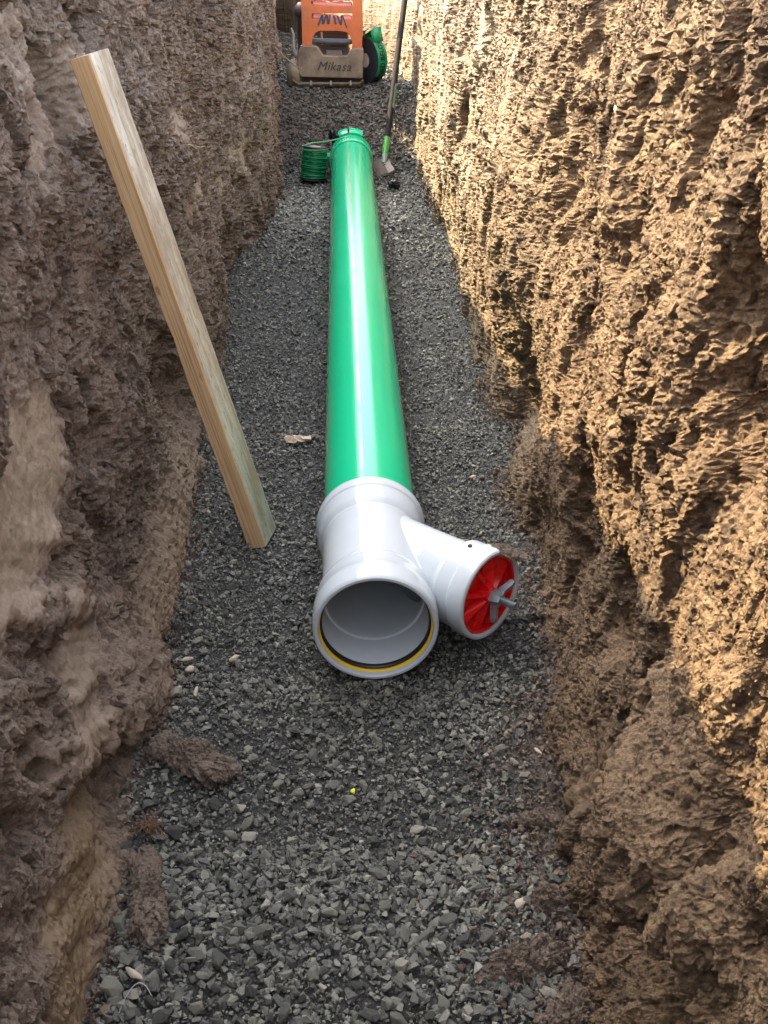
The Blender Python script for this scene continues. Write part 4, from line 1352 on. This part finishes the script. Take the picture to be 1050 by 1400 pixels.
# ------------------------------------------------------------------ rake against the right wall
rake = thing("garden_rake", "rake with dark handle and green ferrule leaning on the sunlit wall", "rake", (0.19, 6.12, 0.03))
def rel(p): return tuple(Vector(p) - Vector((0.19, 6.12, 0.03)))
hb, ht = Vector((0.195, 6.24, 0.135)), Vector((0.345, 7.02, 0.90))
hd_ = (ht - hb).normalized()
hn = link("handle", tube_mesh("handle", [rel(hb + hd_ * s) for s in (0.0, 0.4, 0.8, 1.25)], 0.0165, 14), M['handle'], rake)
link("ferrule", tube_mesh("ferrule", [rel(hb - hd_ * 0.055), rel(hb + hd_ * 0.05)], [0.0175, 0.0195], 14), M['ferrule'], rake)
link("socket", tube_mesh("socket", [rel(hb - hd_ * 0.055), rel(hb - hd_ * 0.11)], [0.0165, 0.011], 14), M['ferrule_steel'], rake)
nk = hb - hd_ * 0.11
link("neck", tube_mesh("neck", [rel(nk), rel(nk - hd_ * 0.05), rel((0.185, 6.12, 0.066))], [0.007, 0.006, 0.006], 10), M['rusty'], rake)
for s0_, s1_, mt, rr2 in ((0.46, 0.62, 'label_silver', 0.0172), (0.24, 0.40, 'label_green', 0.0171)):
    bm = bmesh.new()
    # a label wrapped half round the handle
    t_ = hd_; a_ = t_.cross(Vector((0, 0, 1))).normalized(); b_ = t_.cross(a_)
    rws = []
    for s in (s0_, s1_):
        c_ = hb + t_ * s
        rws.append([bm.verts.new(rel(c_ + a_ * (rr2 * math.cos(q)) + b_ * (rr2 * math.sin(q)))) for q in [math.radians(-20 + 20 * i + (60 if mt == 'label_silver' else -40)) for i in range(8)]])
    for i in range(7):
        bm.faces.new((rws[0][i], rws[0][i + 1], rws[1][i + 1], rws[1][i]))
    link("sticker", bm_mesh("sticker", bm, True), M[mt], hn)
hA, hB = Vector((0.168, 6.26, 0.055)), Vector((0.196, 5.93, 0.055))
bm = bmesh.new()
d_ = (hB - hA); nrm = Vector((-d_.y, d_.x, 0)).normalized()
sgn = 1 if nrm.x < 0 else -1
pts8 = []
for p_ in (hA, hB):
    for dz in (-0.004, 0.004):
        for dn in (0.0, 0.032):
            pts8.append(bm.verts.new(rel(p_ + nrm * (-sgn * dn) + Vector((0, 0, dz + (0.014 if dn else 0.0))))))
for q in ((0, 1, 3, 2), (4, 6, 7, 5), (0, 4, 5, 1), (2, 3, 7, 6), (0, 2, 6, 4), (1, 5, 7, 3)):
    bm.faces.new([pts8[i] for i in q])
hdm = link("head", bm_mesh("head", bm, False, 0.001, 1), M['rusty'], rake)
for k in range(13):
    p_ = hA.lerp(hB, (k + 0.3) / 12.6)
    link("tine", tube_mesh("tine", [rel(p_ + Vector((0, 0, 0))), rel(p_ + Vector((-0.03, -0.006, -0.002))), rel(p_ + Vector((-0.062, -0.020, -0.016)))], [0.0040, 0.0038, 0.0026], 6), M['rusty'], rake)

# ------------------------------------------------------------------ spool of wire
spool = thing("wire_spool", "spool of dark green tracer wire standing left of the pipe end", "wire spool", (-0.207, 6.00, 0.012), (math.radians(-4), math.radians(6), 0))
for zc in (0.004, 0.166):
    bm = bmesh.new()
    bmesh.ops.create_cone(bm, cap_ends=True, segments=40, radius1=0.060 if zc > 0.1 else 0.074, radius2=0.060 if zc > 0.1 else 0.074, depth=0.007, matrix=Matrix.Translation((0, 0, zc)))
    link("flange", bm_mesh("flange", bm, False, 0.001, 1), M['spool'], spool)
bm = bmesh.new()
bmesh.ops.create_cone(bm, cap_ends=True, segments=32, radius1=0.03, radius2=0.03, depth=0.16, matrix=Matrix.Translation((0, 0, 0.09)))
link("core", bm_mesh("core", bm, False), M['card'], spool)
turns = 26
pts = []
for k in range(turns * 24 + 1):
    a = 2 * math.pi * k / 24
    tt = k / (turns * 24)
    r = 0.0655 + 0.0022 * math.sin(tt * 53) + 0.0028 * math.sin(tt * 19 + 1)
    z_ = 0.012 + 0.145 * tt + 0.006 * math.sin(a + tt * 40) * (0.4 + 0.6 * math.sin(tt * 17) ** 2)
    pts.append((r * math.cos(a), r * math.sin(a), z_))
link("winding", tube_mesh("winding", pts, 0.0033, 6), M['wire'], spool)
bm = bmesh.new()
bmesh.ops.create_cone(bm, cap_ends=False, segments=40, radius1=0.063, radius2=0.063, depth=0.15, matrix=Matrix.Translation((0, 0, 0.085)))
link("wire_pack", bm_mesh("wire_pack", bm, True), M['wire'], spool)
st = [(-0.068, 0.0, 0.165), (-0.02, 0.02, 0.182), (0.06, 0.03, 0.197), (0.12, 0.05, 0.213), (0.17, 0.08, 0.229), (0.205, 0.09, 0.222), (0.23, 0.085, 0.215)]
link("loose_strand", tube_mesh("loose_strand", st, 0.0034, 8), M['wire_light'], spool)


# ------------------------------------------------------------------ small litter
def crumpled(name, loc, size, seed, label):
    bm = bmesh.new()
    bmesh.ops.create_icosphere(bm, subdivisions=3, radius=1.0)
    r = np.random.default_rng(seed)
    dirs = r.normal(size=(26, 3)); dirs /= np.linalg.norm(dirs, axis=1)[:, None]
    offs = r.uniform(0.5, 0.95, 26)
    for v_ in bm.verts:
        p = np.array(v_.co[:])
        s = min(1.15, min([o_ / max(1e-3, p @ d_) for d_, o_ in zip(dirs, offs) if p @ d_ > 0.2] + [1.15]))
        fold = 1 + 0.22 * math.sin(7 * p[0] + 5 * p[2] + seed) * math.sin(6 * p[1] - 4 * p[2])
        v_.co = Vector(p * s * fold) * 1.0
        v_.co = Vector((v_.co.x * size[0], v_.co.y * size[1], v_.co.z * size[2]))
    o = link(name, bm_mesh(name, bm, False), M['bag'], label=label, category="plastic scrap")
    o.location = loc
    return o


crumpled("plastic_scrap", (0.222, 5.80, 0.030), (0.042, 0.05, 0.036), 4, "crumpled shiny black plastic scrap beside the rake head")
crumpled("plastic_scrap", (-0.085, 6.30, 0.17), (0.042, 0.04, 0.075), 9, "crumpled black plastic wrap between wire spool and pipe cap")

# dead leaf
bm = bmesh.new()
outl = [(-0.055, 0.004), (-0.030, 0.000), (-0.022, -0.012), (0.002, -0.018), (0.012, -0.026), (0.020, -0.016), (0.030, -0.004), (0.048, -0.012), (0.046, 0.016), (0.030, 0.024), (0.012, 0.016),
        (0.0, 0.016), (-0.012, 0.020), (-0.026, 0.030), (-0.022, 0.014), (-0.034, 0.008)]
cen = bm.verts.new((0.0, 0.0, 0.012))
ov = [bm.verts.new((x_, y_, 0.007 * math.sin(i * 1.9) + 0.004)) for i, (x_, y_) in enumerate(outl)]
mv = [bm.verts.new((x_ * 0.5, y_ * 0.5, 0.009 + 0.004 * math.sin(i * 2.3))) for i, (x_, y_) in enumerate(outl)]
for i in range(len(outl)):
    j = (i + 1) % len(outl)
    bm.faces.new((mv[i], ov[i], ov[j], mv[j])); bm.faces.new((cen, mv[i], mv[j]))
leaf = link("dead_leaf", bm_mesh("dead_leaf", bm, False), M['leaf'], label="curled pale brown dead leaf lying on the gravel left of the pipe", category="leaf")
leaf.location = (-0.198, 2.80, float(floor_h(np.float64(-0.198), np.float64(2.8))) + 0.010)
md = leaf.modifiers.new("thickness", 'SOLIDIFY'); md.thickness = 0.0008

# root tuft, roots, thread, bud
V, F, off = [], [], 0
for k in range(46):
    a = random.uniform(0, 6.28); l_ = random.uniform(0.012, 0.042)
    p0 = Vector((random.gauss(0, 0.010), random.gauss(0, 0.007), random.uniform(0, 0.010)))
    p1 = p0 + Vector((math.cos(a), math.sin(a), random.uniform(0.1, 0.7))) * l_ * 0.5
    p2 = p1 + Vector((math.cos(a + random.gauss(0, 0.8)), math.sin(a), random.uniform(-0.5, 0.4))) * l_ * 0.5
    tmp = tube_mesh("tmp", [p0, p1, p2], [0.0012, 0.001, 0.0005], 4)
    V += [tuple(v_.co) for v_ in tmp.vertices]; F += [tuple(i + off for i in p.vertices) for p in tmp.polygons]; off = len(V)
    bpy.data.meshes.remove(tmp)
me = bpy.data.meshes.new("root_tuft"); me.from_pydata(V, [], F)
o = link("root_tuft", me, M['root_red'], label="small rusty tuft of fine roots on the stones at lower left", category="root")
o.location = (-0.388, 1.325, 0.016)


def wall_x(side, y, z):
    x, *_ = wall_surface(side, np.array([[float(y)]]), np.array([[float(z)]]))
    return float(x[0, 0])


def root(pts, side, rad, label, lift=0.006, mat='root'):
    P = [(wall_x(side, y, z) - side * (lift + e), y, z) for y, z, e in pts]
    dense = []
    for i in range(len(P) - 1):
        for t in (0, 0.33, 0.66):
            q = Vector(P[i]).lerp(Vector(P[i + 1]), t)
            dense.append(q + Vector((random.gauss(0, 0.002), random.gauss(0, 0.002), random.gauss(0, 0.002))))
    dense.append(Vector(P[-1]))
    o = link("root", tube_mesh("root", dense, [rad * (1 - 0.6 * i / len(dense)) for i in range(len(dense))], 6), M[mat], label=label, category="root",
             group="roots hanging out of the trench walls")
    return o


root([(3.35, 0.72, 0.0), (3.55, 0.66, 0.01), (3.75, 0.62, 0.01), (3.9, 0.60, 0.01), (3.95, 0.50, 0.0), (4.05, 0.42, 0.0)], -1, 0.0035, "thin pale root trailing down the left wall right of the plank top")
root([(1.26, 0.86, -0.005), (1.235, 0.855, 0.012), (1.21, 0.85, 0.02), (1.19, 0.845, 0.022)], 1, 0.0016, "straw coloured root jutting from the dark hollow in the sunlit wall")
root([(1.30, 0.14, -0.005), (1.27, 0.17, 0.01), (1.24, 0.12, 0.01), (1.20, 0.11, 0.0)], 1, 0.0015, "fine forked root in the shaded soil at lower right")
root([(6.78, 0.62, -0.02), (6.76, 0.56, 0.04), (6.74, 0.52, 0.08), (6.72, 0.49, 0.11), (6.70, 0.475, 0.15)], -1, 0.0055, "pale root reaching from the left wall across the compactor's corner")
th = [(-0.352 + 0.026 * math.cos(q) - 0.004 * math.sin(2 * q), 0.985 + 0.034 * math.sin(q), 0.012 + 0.022 * math.sin(q)) for q in [math.pi * (1 - k / 20) for k in range(17)]]
link("thread", tube_mesh("thread", th, 0.0007, 5), M['thread'], label="loop of pale thread beside the pale stone at lower left", category="thread")
bm = bmesh.new()
bmesh.ops.create_icosphere(bm, subdivisions=2, radius=0.0045)
for v_ in bm.verts: v_.co = Vector((v_.co.x, v_.co.y * 1.4, v_.co.z * 0.7)) * (1 + 0.2 * math.sin(900 * v_.co.x))
o = link("flower_bud", bm_mesh("flower_bud", bm, True), M['sprout'], label="tiny yellow bud on the gravel in front of the wye", category="flower bud")
o.location = (-0.05, 1.417, float(floor_h(np.float64(-0.05), np.float64(1.417))) + 0.012)
# pale stone stuck in the sunlit wall
o = link("stone", pale_me[1], None, parent=walls[1][0], label="pale stone stuck in the sunlit earth")
o.location = (wall_x(1, 2.38, 0.96) - 0.004, 2.38, 0.96)
o.scale = (0.014, 0.022, 0.014)
o.rotation_euler = (0.5, 0.2, 0.1)
